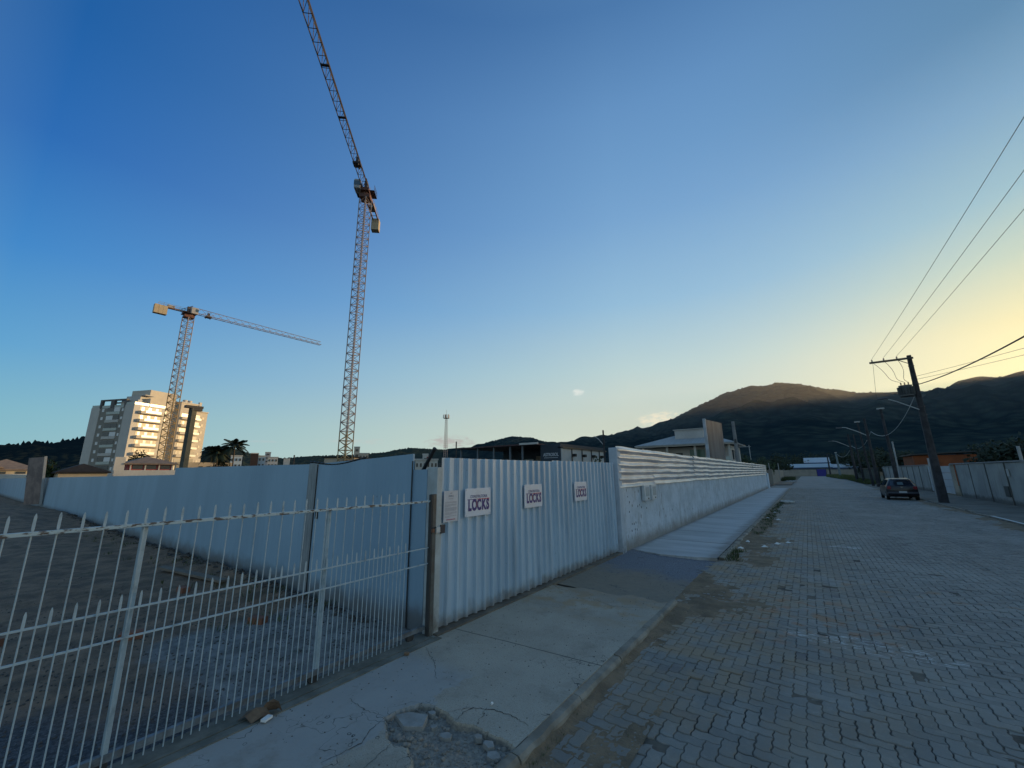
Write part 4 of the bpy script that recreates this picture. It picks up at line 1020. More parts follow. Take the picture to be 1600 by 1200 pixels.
# ------------------------------------------------------------------ apartment block (local axes: u along the shaded face, v along the sunlit face)
CX,CY=-196.9,34.9
du=Vector((-.914,-.405,0)); dv=Vector((-.405,.914,0))
mApG=M('facade_beige_grey',(.27,.25,.21),.9,col2=(.24,.22,.19),scale=.4,bump=0)
mApW=M('facade_white',(.58,.55,.50),.9,col2=(.53,.50,.46),scale=.3,bump=0)
mApL=M('facade_cream',(.60,.54,.44),.9,col2=(.54,.48,.40),scale=.3,bump=0)
mDkW=flat('dark_window',(.045,.05,.055),.2)
mPan=flat('balcony_glass',(.38,.42,.38),.25)
ap=thing('apartment_block','pale nine-storey apartment block, right side sunlit, with a crane mast in front','building',(CX,CY,0))
def bx(mb,u0,u1,v0,v1,z0,z1):
    P=[Vector((CX,CY,0))+du*u+dv*v for u,v in((u0,v0),(u1,v0),(u1,v1),(u0,v1))]
    if (P[1]-P[0]).cross(P[2]-P[0]).z<0: P.reverse()
    mb.prism([(p.x,p.y) for p in P],z0,z1); return mb
H0=29.0; FH=3.05
mb=MB(); bx(mb,4.4,16.4,.15,12,0,H0-1.4); mb.build('grey_wall',mApG,ap)
mb=MB(); bx(mb,0,4.4,0,11.5,0,H0-.4); bx(mb,16.4,20.6,0,12,0,H0-1.0); mb.build('white_wall',mApW,ap)
mb=MB(); bx(mb,3.2,19,11.5,17.5,0,H0+2.6); bx(mb,1.0,19,17.5,24.6,0,H0+3.2); bx(mb,1.2,17,24.6,29.5,0,H0+.4); mb.build('sunlit_wall',mApL,ap)
mb=MB(); bx(mb,.8,17.2,24.61,29.7,H0+.4,H0+.8); bx(mb,.8,19.2,17.4,24.8,H0+3.2,H0+3.6); bx(mb,3.0,19.2,11.4,17.4,H0+2.6,H0+2.9); mb.build('parapet',mApW,ap)
mb=MB(); bx(mb,2.8,12,6.5,16.4,H0-.4,H0+6.4); mb.build('penthouse',mApL,ap)
mb=MB(); bx(mb,2.2,9,3.0,6.5,H0-.4,H0+3.4); bx(mb,1.0,9,1.6,3.0,H0-.4,H0+1.6); bx(mb,.05,2.0,5.0,5.3,H0-.4,H0+2.6); bx(mb,.05,6,3.0,6.5,H0+3.42,H0+3.7); mb.build('stair_house',mApW,ap)
mb=MB()
for u0,u1 in ((4.2,5.0),(10.0,11.6),(16.0,16.8)): bx(mb,u0,u1,.0,.9,H0-1.4,H0+1.4)
bx(mb,4.2,16.8,.0,.9,H0+1.4,H0+1.9); bx(mb,4.2,16.8,5,5.5,H0+1.4,H0+1.9)
mb.build('roof_frame',M('frame_dark_grey',(.16,.155,.15),.9,bump=0),ap)
mb=MB(); bx(mb,5.0,16.0,.25,.32,H0-1.4,H0-.3); bx(mb,.1,.16,.1,11.2,H0-.4,H0+.5); bx(mb,.1,4.2,.1,.16,H0-.4,H0+.5); bx(mb,17,20.5,.1,.16,H0-1,H0-.1); mb.build('glass_parapet',mPan,ap)
rA=random.Random(9)
for f in range(8):
    z=4.2+f*FH
    for (u0,u1,h,kk) in ((4.9,5.7,1.0,0),(6.6,9.4,1.5,1),(9.5,12.6,1.5,2),(14.2,15.2,1.1,0),(4.2,4.5,0,9)):
        if kk==9: continue
        o=MB(); bx(o,u0,u1,.06,.18,z+.7,z+.7+h)
        o.build('window',mDkW if (kk and rA.random()<.62) else mCurt,ap)
    o=MB(); bx(o,6.4,12.8,-.05,.16,z-.35,z+.65); o.build('window_panel',mPan if f%2 else mApW,ap)
    # sunlit face balconies
    b_=bx(MB(),-1.5,.1,1.6,10.4,z-.2,z+.85).build('balcony',mApL,ap)
    bx(MB(),-1.55,-1.5,3.2,8.6,z+.25,z+1.05).build('railing',mPan,b_)
    bx(MB(),-.04,.05,2.0,9.6,z+1.0,z+2.5).build('balcony_window',M('painted_lit_glazing',(.30,.27,.22),.4,col2=(.40,.36,.28),scale=.6,bump=0),ap)  # light on the glazing put into its pale warm colour
    # second sunlit block
    for (v0,v1,dk) in ((12.3,13.5,1),(15.0,16.4,0)):
        bx(MB(),3.12,3.3,v0,v1,z+.7,z+1.9).build('window',mDkW if dk and rA.random()<.7 else mCurt,ap)
    b_=bx(MB(),-.2,1.1,17.9,22.0,z-.2,z+.8).build('balcony',mApL,ap)
    bx(MB(),.9,1.08,18.2,21.6,z+.9,z+2.3).build('balcony_window',mDkW if f%2 else MATS['painted_lit_glazing'],ap)
    bx(MB(),-.1,.0,23.0,26.0,z+.1,z+.9).build('railing',mPan,ap)
    bx(MB(),.92,1.08,23.0,26.0,z+.9,z+2.3).build('balcony_window',mDkW,ap)
    b_=bx(MB(),20.6,22.2,2.2,6.5,z-.2,z+1.1).build('balcony',mApW,ap)
    bx(MB(),-.06,.05,10.7,11.3,z+.9,z+1.9).build('window',mDkW,ap)
    for v0,v1 in ((2.6,3.4),(5.0,5.9),(7.6,8.3)): bx(MB(),-.08,-.045,v0,v1,z+1.05,z+2.3).build('window',mDkW,ap)
    bx(MB(),.88,.99,19.0,19.7,z+1.0,z+2.2).build('window',mDkW,ap)
    bx(MB(),1.08,1.19,27.2,28.0,z+.8,z+1.8).build('window',MATS['painted_lit_glazing'],ap)
mb=MB(); bx(mb,1.4,2.2,25.4,26.4,H0+.4,H0+4.6); mb.build('chimney',mApW,ap)
for v in (19.5,21.5): 
    c=Vector((CX,CY,0))+du*2+dv*v; MB().tube((c.x,c.y,H0+3.6),(c.x,c.y,H0+4.6),.8,12).build('water_tank',mApW,ap)

# ------------------------------------------------------------------ concrete pylon
py_=thing('concrete_pylon','dark square concrete pylon with a wider head in front of the apartment block','pillar',(-58.0,15.45,0))
MB().box((-58,15.45,5.0),(.55,.55,10.2),rz=.4).build('shaft',M('pylon_dark',(.10,.105,.085),.9),py_)
mb=MB(); mb.box((-58,15.5,10.15),(.7,1.7,.28),rz=.05); mb.box((-58,15.75,9.95),(.6,1.1,.45),rz=.05); mb.build('pylon_head',mDarkM,py_)

# ------------------------------------------------------------------ low houses on the left
mTile=M('roof_tiles_brown',(.26,.19,.14),.9,col2=(.19,.14,.11),scale=2,bump=.5,bscale=3)
mTileD=M('roof_tiles_dark',(.03,.024,.022),.95,col2=(.02,.017,.016),scale=2)
mHouseW=M('house_white',(.56,.54,.50),.9,col2=(.48,.46,.42),scale=.5,bump=0)
mHouseP=M('house_pink',(.42,.10,.09),.9,col2=(.34,.08,.075),scale=.5,bump=0)
mHouseC=M('house_cream',(.50,.42,.30),.9,col2=(.42,.35,.26),scale=.5,bump=0)
def hip(mb,x0,x1,y0,y1,z0,z1,ov=.5,ridge=.5):
    x0-=ov;x1+=ov;y0-=ov;y1+=ov; w_,l_=x1-x0,y1-y0
    if l_>=w_: a_=(x0+w_/2,y0+w_*ridge,z1); b_=(x0+w_/2,y1-w_*ridge,z1); f=[(0,1,4),(1,2,5,4),(2,3,5),(3,0,4,5)]
    else: a_=(x0+l_*ridge,(y0+y1)/2,z1); b_=(x1-l_*ridge,(y0+y1)/2,z1); f=[(0,1,5,4),(1,2,5),(2,3,4,5),(3,0,4)]
    mb.add([(x0,y0,z0),(x1,y0,z0),(x1,y1,z0),(x0,y1,z0),a_,b_],f+[(3,2,1,0)])
    mb.bb(x0+.02,x1-.02,y0+.02,y1-.02,z0-.16,z0-.002); return mb
h=thing('pink_house','low house with brown hip roof and pink upper wall under the apartment block','house',(-80,15,0))
MB().bb(-84,-77.5,13.0,19.8,0,3.1).build('wall',mHouseW,h)
MB().bb(-83.8,-77.9,14.4,19.5,3.1,3.95).build('upper_wall',mHouseP,h)
hip(MB(),-84,-77.7,14.2,19.6,4.05,5.15,.35,.45).build('roof',mTile,h)
MB().prism([(-77.75,12.9),(-77.55,12.9),(-77.55,14.0),(-77.75,14.0)],0,4.9).build('side_wall',mHouseW,h)
for y in (14.9,16.4,18.0): MB().bb(-77.93,-77.86,y,y+1.1,3.25,3.8).build('window',mDkW,h)
for y in (14.6,16.2,17.75,19.3): MB().bb(-77.86,-77.75,y,y+.15,3.1,3.9).build('column',mHouseW,h)
h=thing('dark_roof_house','long low shed with a black tiled roof left of the pink house','house',(-68,9,0))
MB().bb(-73,-68.6,7.0,11.0,-.05,2.75).build('wall',mHouseC,h); hip(MB(),-73,-68.6,7.0,11.0,2.78,3.75,.3,.3).build('roof',mTileD,h)
h=thing('tiled_house','cream house with low brown gabled roof at the left edge','house',(-92,3,0))
MB().bb(-100,-91,-3,7,0,3.4).build('wall',mHouseC,h); MB().bb(-90.9,-90.4,-4,7.5,0,2.75).build('yard_wall',mHouseW,h)
hip(MB(),-100,-91,-6,3.6,3.7,6.6,.4,.5).build('roof',mTile,h)
hip(MB(),-97,-91,1.2,7.2,3.4,4.9,.3,.5).build('porch_roof',mTile,h)
for y in (0.5,3.4,5.2): MB().bb(-91.02,-90.93,y,y+.9,2.3,3.1).build('window',mDkW,h)
MB().bb(-90.95,-90.85,-3,6.9,3.2,3.38).build('fascia',mHouseW,h)
tree('bushy_tree','dark rounded tree between the site board and the black roof',-72.5,6.2,4.0,1.9,31,900,mLeafA)
tree('garden_tree','small dark tree above the brown roof of the pink house',-88,17.5,6.4,1.8,32,800,mLeafB)
h=thing('garden_wall','long beige garden wall and boxes below the apartment block on its right','wall',(-114,36,0))
MB().bb(-115,-114,29,40,0,5.4).build('wall_body',mHouseC,h)
for y in (33.2,34.7,36.4): MB().bb(-113.98,-113.9,y,y+.8,3.9,4.5).build('opening',mDkW,h)
palm('tall palm tree standing clear against the sky right of the apartment block',-103.8,36.4,8.6,3,3.3)
palm('lower palm leaning into the dark trees left of the tall palm',-104.6,33.6,7.0,5,3.2)
palm('short palm just behind the tall palm',-108,34.2,7.4,8,3.1)
tree('yard_tree','dark tree filling the gap under the palms',-108,35.2,6.2,2.4,33,1200,mLeafB)

# distant town seen over the hoarding
def block(name,label,px0,px1,ytop,r,mat,depth=8,win=0,z_extra=None,group='distant buildings above the hoarding'):
    a0,_=azel(px0,720); a1,_=azel(px1,720); am=(a0+a1)/2; e=math.tan(azel((px0+px1)/2,ytop)[1]); zt=2+e*r
    p0,p1=polar(a0,r),polar(a1,r); bk=polar(am,depth)
    t=thing(name,label,'building',(*polar(am,r),0),group)
    poly=[p0,p1,(p1[0]+bk[0],p1[1]+bk[1]),(p0[0]+bk[0],p0[1]+bk[1])]
    area=sum(poly[i][0]*poly[(i+1)%4][1]-poly[(i+1)%4][0]*poly[i][1] for i in range(4))
    if area<0: poly.reverse()
    MB().prism(poly,-.3,zt).build('wall',mat,t)
    MB().prism([(x+(x-polar(am,r+depth/2)[0])*.06,y+(y-polar(am,r+depth/2)[1])*.06) for x,y in poly],zt+.02,zt+.5).build('roof_slab',mHouseW,t)
    if win:
        P0,P1=Vector((*p0,0)),Vector((*p1,0)); nrm=Vector((-math.sin(am),-math.cos(am),0))*.12; zz=zt-2.4
        while zz>zt-9:
            for k in range(win):
                a_=P0.lerp(P1,(k+.25)/win)+nrm; b_=P0.lerp(P1,(k+.75)/win)+nrm
                MB().add([(a_.x,a_.y,zz),(b_.x,b_.y,zz),(b_.x,b_.y,zz+1.3),(a_.x,a_.y,zz+1.3)],[(0,1,2,3)]).build('window',mDkW,t)
            zz-=3.1
    return t
mBlueW=flat('bluish_white_wall',(.42,.50,.55),.8); mMaroon=M('maroon_netting',(.045,.03,.03),.9); mFarC=M('far_cream',(.62,.50,.38),.9,col2=(.5,.42,.34),scale=.2,bump=0)
block('office_block','blue-white low block right of the palms',360,378,713,260,mBlueW,win=3)
block('scaffolded_block','dark maroon block wrapped in netting',391,403,709,262,mMaroon)
block('pale_block','pale low block right of the dark netted one',403,414,713,265,mBlueW,win=2)
block('distant_tower','slim grey tower block far away on the skyline',413,422,707,420,M('far_grey',(.36,.38,.42),.9,bump=0),win=1)
block('low_pale_house','low reddish-white house below the slim grey tower',418,434,715,300,mHouseW,win=3)
block('distant_villa','tiny white villa on the skyline left of the tall crane',443,453,717,420,mHouseW)
block('cream_tower_block','cream block just right of the tall crane mast, lit on its side',552,561,699,260,mFarC,win=1)
block('cream_low_block','cream lower wing beside the crane mast',561,575,709,255,mFarC,win=3)
block('white_factory','low white building with red roof band seen past the end panel',649,684,719,150,mHouseW,win=6)
block('rooftop_tank_house','little white rooftop cube above the red band of the low building',660,669,711,152,mHouseW,win=1)
a0=azel(668,722)[0]; p=polar(a0,148.5)
tag(MB().box((p[0],p[1],8.0),(8.5,.6,.35),rz=-.75+R(0)).build('red_roof_band',M('red_band',(.28,.06,.05),.9)),'red roof band along the low white building','roof')
for i,(px,lab) in enumerate(((460,'thin dark street pole on the skyline left of the tall crane'),(713,'thin dark pole right of the telecom mast'))):
    a0,e0=azel(px,711 if i==0 else 690); p=polar(a0,150 if i==0 else 60); tag(MB().tube((*p,-.1),(*p,2+math.tan(e0)*(150 if i==0 else 60)),.22 if i==0 else .09,6).build('street_pole',mPoleC),lab,'pole')
# concrete frame under construction near crane base
ba=thing('site_hut_roof','low pale site shed just above the hoarding below the tall crane','shed',(-66,42,0))
MB().box((-64,40.5,2.4),(5,9,4.9),rz=R(32)).build('wall',mFarC,ba); MB().box((-64,40.5,4.95),(5.6,9.6,.14),rz=R(32)).build('roof',mTileD,ba)

# telecom mast
tx,ty=-178,175.4
tm=thing('telecom_mast','slender grey telecom lattice mast with antennas on the skyline','mast',(tx,ty,0))
mb=MB(); prev=None
for k in range(25):
    z=8+30.5*k/24; s_=1.5-.85*k/24; q=[(tx+s_*math.cos(t),ty+s_*math.sin(t),z) for t in (.3,.3+2.094,.3+4.188)]
    if prev:
        for i in range(3): mb.tube(prev[i],q[i],.09,4); mb.tube(prev[i],q[(i+1)%3],.05,4); mb.tube(q[i],q[(i+1)%3],.05,4)
    prev=q
mb.tube((tx,ty,-.1),(tx,ty,8),1.2,8)
mb.build('lattice_tower',M('galvanised_mast',(.34,.30,.30),.7,bump=0),tm)
mb=MB(); mb.tube((tx,ty,36.2),(tx,ty,36.35),1.9,12); mb.build('platform',mCrD,tm)
for k in range(5):
    a_=k*1.257; MB().bb(tx+1.8*math.cos(a_)-.16,tx+1.8*math.cos(a_)+.16,ty+1.8*math.sin(a_)-.16,ty+1.8*math.sin(a_)+.16,36.3,38.6).build('antenna',mCrG,tm)
MB().tube((tx,ty,38),(tx,ty,41.5),.07,5).build('lightning_rod',mCrD,tm)

# ------------------------------------------------------------------ dark company shed behind the ribbed gate
sh=thing('company_shed','dark company building with an open canopy and a white side wall','building',(-24,35,0))
mNavyW=M('navy_cladding',(.030,.045,.065),.7,col2=(.022,.034,.05),scale=.5,bump=0)
MB().bb(-20.6,-18.4,33,43,-.05,4.72).build('navy_wall',mNavyW,sh)
mb=MB(); mb.bb(-18.39,-18.3,33.05,43,-.05,4.30); mb.build('white_side_wall',M('shed_white',(.50,.50,.49),.9,col2=(.42,.42,.41),scale=.6,bump=0),sh)
mb=MB(); mb.bb(-18.7,-18.15,33.0,43.2,4.30,4.42); mb.build('side_eave',mDarkM,sh)
for y in (35.0,37.2,39.4,41.4): MB().bb(-18.29,-18.22,y-.05,y+.05,0,4.3).build('wall_rib',mDarkM,sh)
for y in (35.2,37.4,39.6,41.7): 
    o=MB(); o.bb(-18.22,-17.9,y-.2,y+.12,3.55,3.82); o.build('wall_lamp',mBlack,sh)
mb=MB(); mb.bb(-30.9,-20.6,32.2,43,4.70,4.83); mb.build('canopy_roof',M('canopy_maroon',(.09,.05,.05),.8),sh)
mb=MB(); mb.bb(-22.4,-20.3,32.0,32.18,4.72,4.90); mb.build('canopy_fascia',mHouseW,sh)
for x in (-30.6,-28.2,-26.0,-23.9,-22.4): MB().bb(x-.08,x+.08,32.5,32.66,-.05,4.7).build('canopy_post',M('post_greyblue',(.14,.17,.20),.7,bump=0),sh)
mb=MB(); mb.bb(-29.3,-20.6,38.5,38.7,-.05,4.68); mb.build('rear_wall',M('rear_wall_dark',(.035,.055,.075),.8,bump=0),sh)
for x0,x1,z0,z1,mm in ((-28.6,-27.2,2.2,3.6,mDkW),(-26.6,-25.0,2.9,3.6,mBlueW),(-24.6,-23.4,2.6,3.9,M('doorway_cream',(.30,.27,.22),.9)),(-23,-22,2.2,3.4,mBlueW),(-21.9,-21.0,2.2,3.4,mBlueW)):
    MB().bb(x0,x1,38.42,38.49,z0,z1).build('window',mm,sh)
text(sh,'company_lettering','ASTROSOL',(-19.45,32.985,3.72),(R(90),0,0),.42,flat('sign_letters',(.45,.47,.50),.6),sx=.80,ext=.01,offs=.008)
MB().bb(-20.2,-18.7,32.97,32.99,3.42,3.46).build('sign_underline',MATS['sign_letters'],sh)
p=(-13.9,32.6); t=thing('small_lamp_post','dark slim pole with curved lamp bracket behind the ribbed gate','pole',(*p,0))
MB().tube((*p,-.1),(*p,5.6),.07,7).build('shaft',mPoleC,t); MB().path([(p[0],p[1],4.3),(p[0]-.5,p[1],4.9),(p[0]-.9,p[1],5.15)],.03,5).build('bracket',mConcL,t)
tree('shrub','small dark shrub at the foot of the slim pole',-14.3,32.0,3.35,.9,41,500,mLeafA,.12,trunk=.04)

# ------------------------------------------------------------------ hip-roofed house
hw=thing('hip_roof_house','white two-storey house with a pale hip roof behind the corrugated fence','house',(-14,66,0))
mRoofP=M('pale_roof_sheet',(.36,.36,.35),.7,col2=(.30,.30,.29),scale=.8,bump=.5,bscale=3,stretch=(4,.2,1))
mHW=M('villa_wall',(.52,.50,.47),.9,col2=(.45,.43,.41),scale=.5,bump=0)
MB().bb(-19.6,-8.1,62.2,71.5,0,5.5).build('wall',mHW,hw)
MB().bb(-19.9,-7.9,60.6,62.2,0,3.0).build('porch',mHW,hw)
hip(MB(),-20.2,-7.8,60.6,71.8,5.85,7.6,.55,.38).build('roof',mRoofP,hw)
MB().bb(-20.6,-7.4,60.2,60.3,5.55,5.84).build('fascia',mHouseW,hw)
MB().bb(-15.6,-11.7,63.6,65.6,6.4,8.15).build('tank_house',mHW,hw)
MB().bb(-15.8,-11.5,63.4,65.8,8.152,8.25).build('tank_house_cap',mHouseW,hw)
for x in (-19.7,-16.2,-12.4,-9.6,-8.1): MB().bb(x-.13,x+.13,60.7,60.96,3.0,5.68).build('column',mHouseW,hw)
MB().bb(-15.3,-14.4,62.12,62.19,3.6,4.7).build('window',mDkW,hw)
MB().bb(-13.4,-11.4,62.1,62.19,3.1,5.1).build('glass_door',flat('green_glass',(.06,.13,.10),.15),hw)
MB().bb(-10.9,-9.9,62.1,62.19,3.4,4.8).build('window',flat('curtained_window',(.16,.2,.19),.4),hw)
MB().bb(-19.0,-17.2,62.12,62.19,3.2,5.0).build('window',mDkW,hw)
for y in (62.9,65.2): MB().bb(-8.09,-8.0,y,y+.9,3.6,4.9).build('side_window',mDkW,hw)
MB().bb(-19.7,-8.1,60.66,60.70,3.05,3.95).build('balcony_glass',mPan,hw)
MB().bb(-8.6,-5.6,60.9,61.0,5.1,5.16).build('drain_arm',mConcL,hw)

# billboard
bl=thing('billboard','tall weathered billboard on a white steel column behind the corrugated fence','billboard',(-6,34.5,0))
MB().bb(-6.22,-6.0,34.3,34.52,-.05,6.1).build('column',M('white_column',(.45,.48,.52),.6,bump=0),bl,bevel=.02)
MB().add([(-5.97,34.5,6.02),(-5.97,34.5,2.6),(-5.30,37.2,2.6),(-5.30,37.2,5.95),(-6.03,34.52,6.02),(-6.03,34.52,2.6),(-5.36,37.22,2.6),(-5.36,37.22,5.95)],[(0,1,2,3),(7,6,5,4),(4,0,3,7),(0,4,5,1),(3,2,6,7)]).build('panel',M('torn_poster',(.12,.10,.09),.7,col2=(.20,.18,.17),scale=1.0,bump=0,stretch=(1,2.5,.3)),bl)
t=thing('concrete_pole','pale concrete utility pole beside the house, without wires','pole',(-5.9,49.6,0))
MB().tube((-5.9,49.6,-.1),(-5.93,49.6,7.35),.24,8,.15).build('shaft',M('pale_pole',(.25,.25,.245),.9,bump=0),t)
MB().bb(-6.0,-5.8,49.4,49.46,5.0,5.4).build('insulator_plate',mDarkM,t)

# ------------------------------------------------------------------ left side beyond the corner
bw=thing('corner_wall','beige boundary wall on the far corner of the side street','wall',(-4.7,74,0))
mBe=M('beige_wall',(.33,.30,.25),.9,col2=(.27,.245,.21),scale=.7,bump=.3,bscale=20)
mb=MB(); mb.bb(-12,-4.75,74,74.2,-.1,2.1); mb.build('front_face',mBe,bw)
mb=MB(); mb.bb(-4.75,-4.55,74,110,-.1,2.15); mb.build('street_face',mBe,bw)
MB().bb(-4.86,-4.45,73.9,74.3,-.1,2.25).build('corner_pillar',mBe,bw)
mb=MB(); mb.grid(fr(-12,-2.2,.7),fr(71.5,112,1.2),lambda x,y:.02*N(x,y,3)+.01)
struct(mb,'corner_sidewalk',M('reddish_walk',(.20,.13,.09),.9,col2=(.22,.19,.15),scale=.5,bump=.4,bscale=10))
for i,(x,y,h_,lab) in enumerate(((-4.9,76.5,3.2,'thin bare post just above the corner wall'),(-7.6,80,6.4,'tall thin white post rising from the trees behind the corner wall'),(-4.4,92,3.4,'short post at the far end of the corner wall'))):
    tag(MB().tube((x,y,-.1),(x,y,h_),.06,6).build('thin_post',mConcL),lab,'post')
tree('street_tree','dense dark tree right beside the pale concrete pole behind the fence end',-8.2,76,4.3,2.3,51,1800,mLeafA,.2)
tree('street_tree','lower dark tree behind the corner wall',-5.9,78.5,3.9,1.9,52,1500,mLeafA,.2)
tree('street_tree','darkest tree directly above the corner pillar',-6.6,86,4.2,2.2,53,1500,mLeafB,.2)
tree('street_tree','small tree above the far end of the corner wall',-6.4,112,4.6,2.6,54,1400,mLeafB,.25)
mb=MB(); q=random.Random(77)
tufts(mb,[(q.uniform(-4.4,-2.6),q.uniform(96,116),0) for i in range(420)],.75,7,q,.3,.03)
tag(mb.build('tall_grass',mGrass),'overgrown grass clump at the left bend of the street','grass',kind='stuff')
mb=MB(); 
for i in range(70): stone(mb,q.uniform(-3.6,-2.0),q.gauss(93,2.5),.05,q.uniform(.06,.22),q)
tag(mb.build('rubble_heap',M('pale_rubble',(.45,.44,.42),.9)),'pale rubble heap at the far corner of the sidewalk','rubble',kind='stuff')

# ------------------------------------------------------------------ end of the street
ew=thing('end_wall','long beige wall closing the far end of the street','wall',(0,182,0))
MB().bb(-14,2.5,181.5,181.8,-.1,2.15).build('wall_panel',mBe,ew); MB().bb(5.3,30,181.5,181.8,-.1,2.15).build('wall_panel',mBe,ew)
eg=thing('blue_gate','deep blue metal gate in the far end wall','gate',(3.9,181.6,0))
MB().bb(2.6,5.25,181.45,181.55,-.05,2.35).build('gate_leaf',flat('blue_gate_paint',(.02,.02,.20),.6),eg)
for x in (2.55,5.27): MB().bb(x-.06,x+.06,181.4,181.6,-.1,2.45).build('gate_post',mDarkM,eg)
mBR=M('pale_blue_roofing',(.34,.42,.46),.6,col2=(.26,.34,.38),scale=.2,bump=0)
def ware(lab,px0,px1,r,zt,zb,mat=mBR,dep=18):
    x0=polar(azel(px0,735)[0],r)[0]; x1=polar(azel(px1,735)[0],r)[0]
    t=thing('warehouse',lab,'warehouse',((x0+x1)/2,r,0),'low warehouses beyond the end wall')
    MB().bb(x0+.5,x1-.5,r+.5,r+dep,-.3,zb).build('wall',M('warehouse_wall',(.22,.26,.29),.9,bump=0),t)
    xm=(x0+x1)/2
    MB().add([(x0,r,zb+.03),(x1,r,zb+.03),(x1,r+dep/2,zt),(x0,r+dep/2,zt),(x1,r+dep,zb+.03),(x0,r+dep,zb+.03)],[(0,1,2,3),(3,2,4,5)]).build('roof',mat,t)
    MB().bb(x0,x1,r-.12,r-.02,zb-.35,zb+.1).build('eave',flat('blue_eave',(.03,.06,.14),.7),t)
    return t
ware('wide blue-grey low warehouse left behind the end wall',1218,1302,225,5.0,3.2)
ware('right low warehouse behind the leaning street poles',1290,1345,228,4.7,3.0)
ware('white hall with small windows above the left warehouse',1258,1300,262,8.6,5.8,M('white_roofing',(.55,.58,.60),.6,bump=0))
hill_h=lambda r,zc: zc
q=random.Random(12)
HS=[(1262,711,8),(1271,716,7),(1282,709,7),(1288,713,9),(1291,706,6),(1296,703,6),(1302,716,8),(1308,712,7),(1297,719,8),(1318,702,9),(1326,716,7),(1338,701,8),(1347,709,8),(1279,721,9),(1243,722,7),(1356,699,6)]
names=['pale','white','grey','cream']
for i,(px,pyy,wd) in enumerate(HS):
    r=430+ (725-pyy)*7; a0,e0=azel(px,pyy); x,y=polar(a0,r); zt=2+math.tan(e0)*r; wd*=.75
    c=q.choice([mHouseW,mBlueW,mHouseC])
    side='left' if px<1280 else ('middle' if px<1310 else 'right')
    t=thing('hillside_house','small %s house on the dark hillside at the end of the street'%('pale' ),'house',(x,y,0),'small houses on the dark hillside')
    MB().bb(x-wd/2,x+wd/2,y,y+6,zt-9,zt).build('wall',c,t)
    hip(MB(),x-wd/2,x+wd/2,y,y+6,zt+.2,zt+1.6,.4,.4).build('roof',mTileD if i%3 else mBR,t)
    MB().bb(x-wd*.3,x-wd*.05,y-.1,y-.01,zt-2.0,zt-.8).build('window',mDkW,t)
q=random.Random(14)
k=0
for (px,r,h_,w_) in [(1216,200,8,6),(1232,250,9,7),(1246,265,9,6),(1262,300,11,8),(1312,290,10,7),(1330,260,10,7),(1345,230,9,7),(1358,200,8,6),(1372,180,8,6),(1392,150,6,5),(1276,330,11,8),(1296,340,12,8),(1420,130,5,4)]:
    a0=azel(px,735)[0]; x,y=polar(a0,r)
    tree('background_tree','dark background tree at the foot of the mountain',x,y,h_,w_,60+k,900,mLeafB,.6,'dark trees at the foot of the mountain',trunk=.3); k+=1

# ------------------------------------------------------------------ right side walls
rw=thing('panel_wall','long beige rendered wall with dark upright joints on the right sidewalk','wall',(9,40,0))
def rwall_mat():
    m,nt,b=newmat('rendered_panels'); g=G(nt); p=g.pos(); x,y,z=g.xyz(p)
    c=g.mix(g.ss(g.noise(p,.8,5,.6),.35,.65),(.36,.36,.33),(.28,.28,.26))
    c=g.mix(g.m('MULTIPLY',g.ss(g.noise(g.pos((1,3,.25)),2,4),.55,.7),.5),c,(.15,.14,.12))
    lowz=g.m('SUBTRACT',1.,g.ss(g.m('SUBTRACT',z,g.m('MULTIPLY',g.noise(p,2,4),.4)),-.1,.15)); c=g.mix(g.m('MULTIPLY',lowz,.7),c,(.06,.055,.045))
    g.l(c,b.inputs['Base Color']); b.inputs['Roughness'].default_value=.9; g.bump(g.noise(p,12,4),.5,.01,b); return m
mRW=rwall_mat()
y=10.
while y<80:
    y1=y+3.1
    if 45.5<y<52.5 or 45.5<y1<52.5: y=y1; continue
    MB().bb(9.0+rnd(-.012,.012),9.15,y+.02,y1-.02,-.05,2.30+rnd(-.01,.01)).build('wall_panel',mRW,rw); 
    MB().bb(8.96,9.0,y1-.025,y1+.025,-.05,2.3).build('wall_joint',M('joint_dark',(.17,.16,.14),.9,bump=0),rw); y=y1
MB().bb(8.93,9.2,10,45.3,2.32,2.40).build('coping',M('coping_pale',(.30,.30,.29),.9,bump=0),rw); MB().bb(8.93,9.2,53.2,80,2.33,2.41).build('coping',MATS['coping_pale'],rw)
MB().bb(8.95,8.99,34.3,34.6,1.55,1.95).build('white_plate',mHouseW,rw)
MB().bb(8.93,8.99,34.9,35.5,.42,1.0).build('meter_niche',flat('niche_dark',(.05,.06,.06),.7),rw)
gg=thing('white_gate','pale bluish-white panel gate set in the right-hand wall behind the pole','gate',(9,49,0))
mWG=M('white_gate_paint',(.50,.52,.53),.6,col2=(.44,.46,.47),scale=1,bump=0)
for z0 in (.08,.62,1.16,1.70): MB().bb(8.98,9.06,45.5,52.9,z0,z0+.52).build('gate_board',mWG,gg)
for y in (45.4,53.0): MB().bb(8.92,9.14,y-.1,y+.1,-.05,2.34).build('gate_post',mRW,gg)
dk=thing('dark_yard_wall','dark mossy low wall past the beige wall, behind the far poles','wall',(8,100,0))
MB().bb(8.2,8.5,80.2,116,-.1,2.2).build('wall_body',M('mossy_wall',(.06,.07,.05),.95,col2=(.03,.04,.03),scale=.5),dk)
MB().bb(8.1,8.6,80.2,116,2.205,2.3).build('coping',mDarkM,dk)
q=random.Random(21); mb=MB()
tufts(mb,[(q.uniform(6.6,8.1),q.uniform(76,125),0) for i in range(700)],.55,6,q,.35,.03)
tufts(mb,[(5.9+(y-118)*-.03+q.uniform(0,3.5),y,0) for y in [q.uniform(118,165) for _ in range(700)]],.9,7,q,.4,.04)
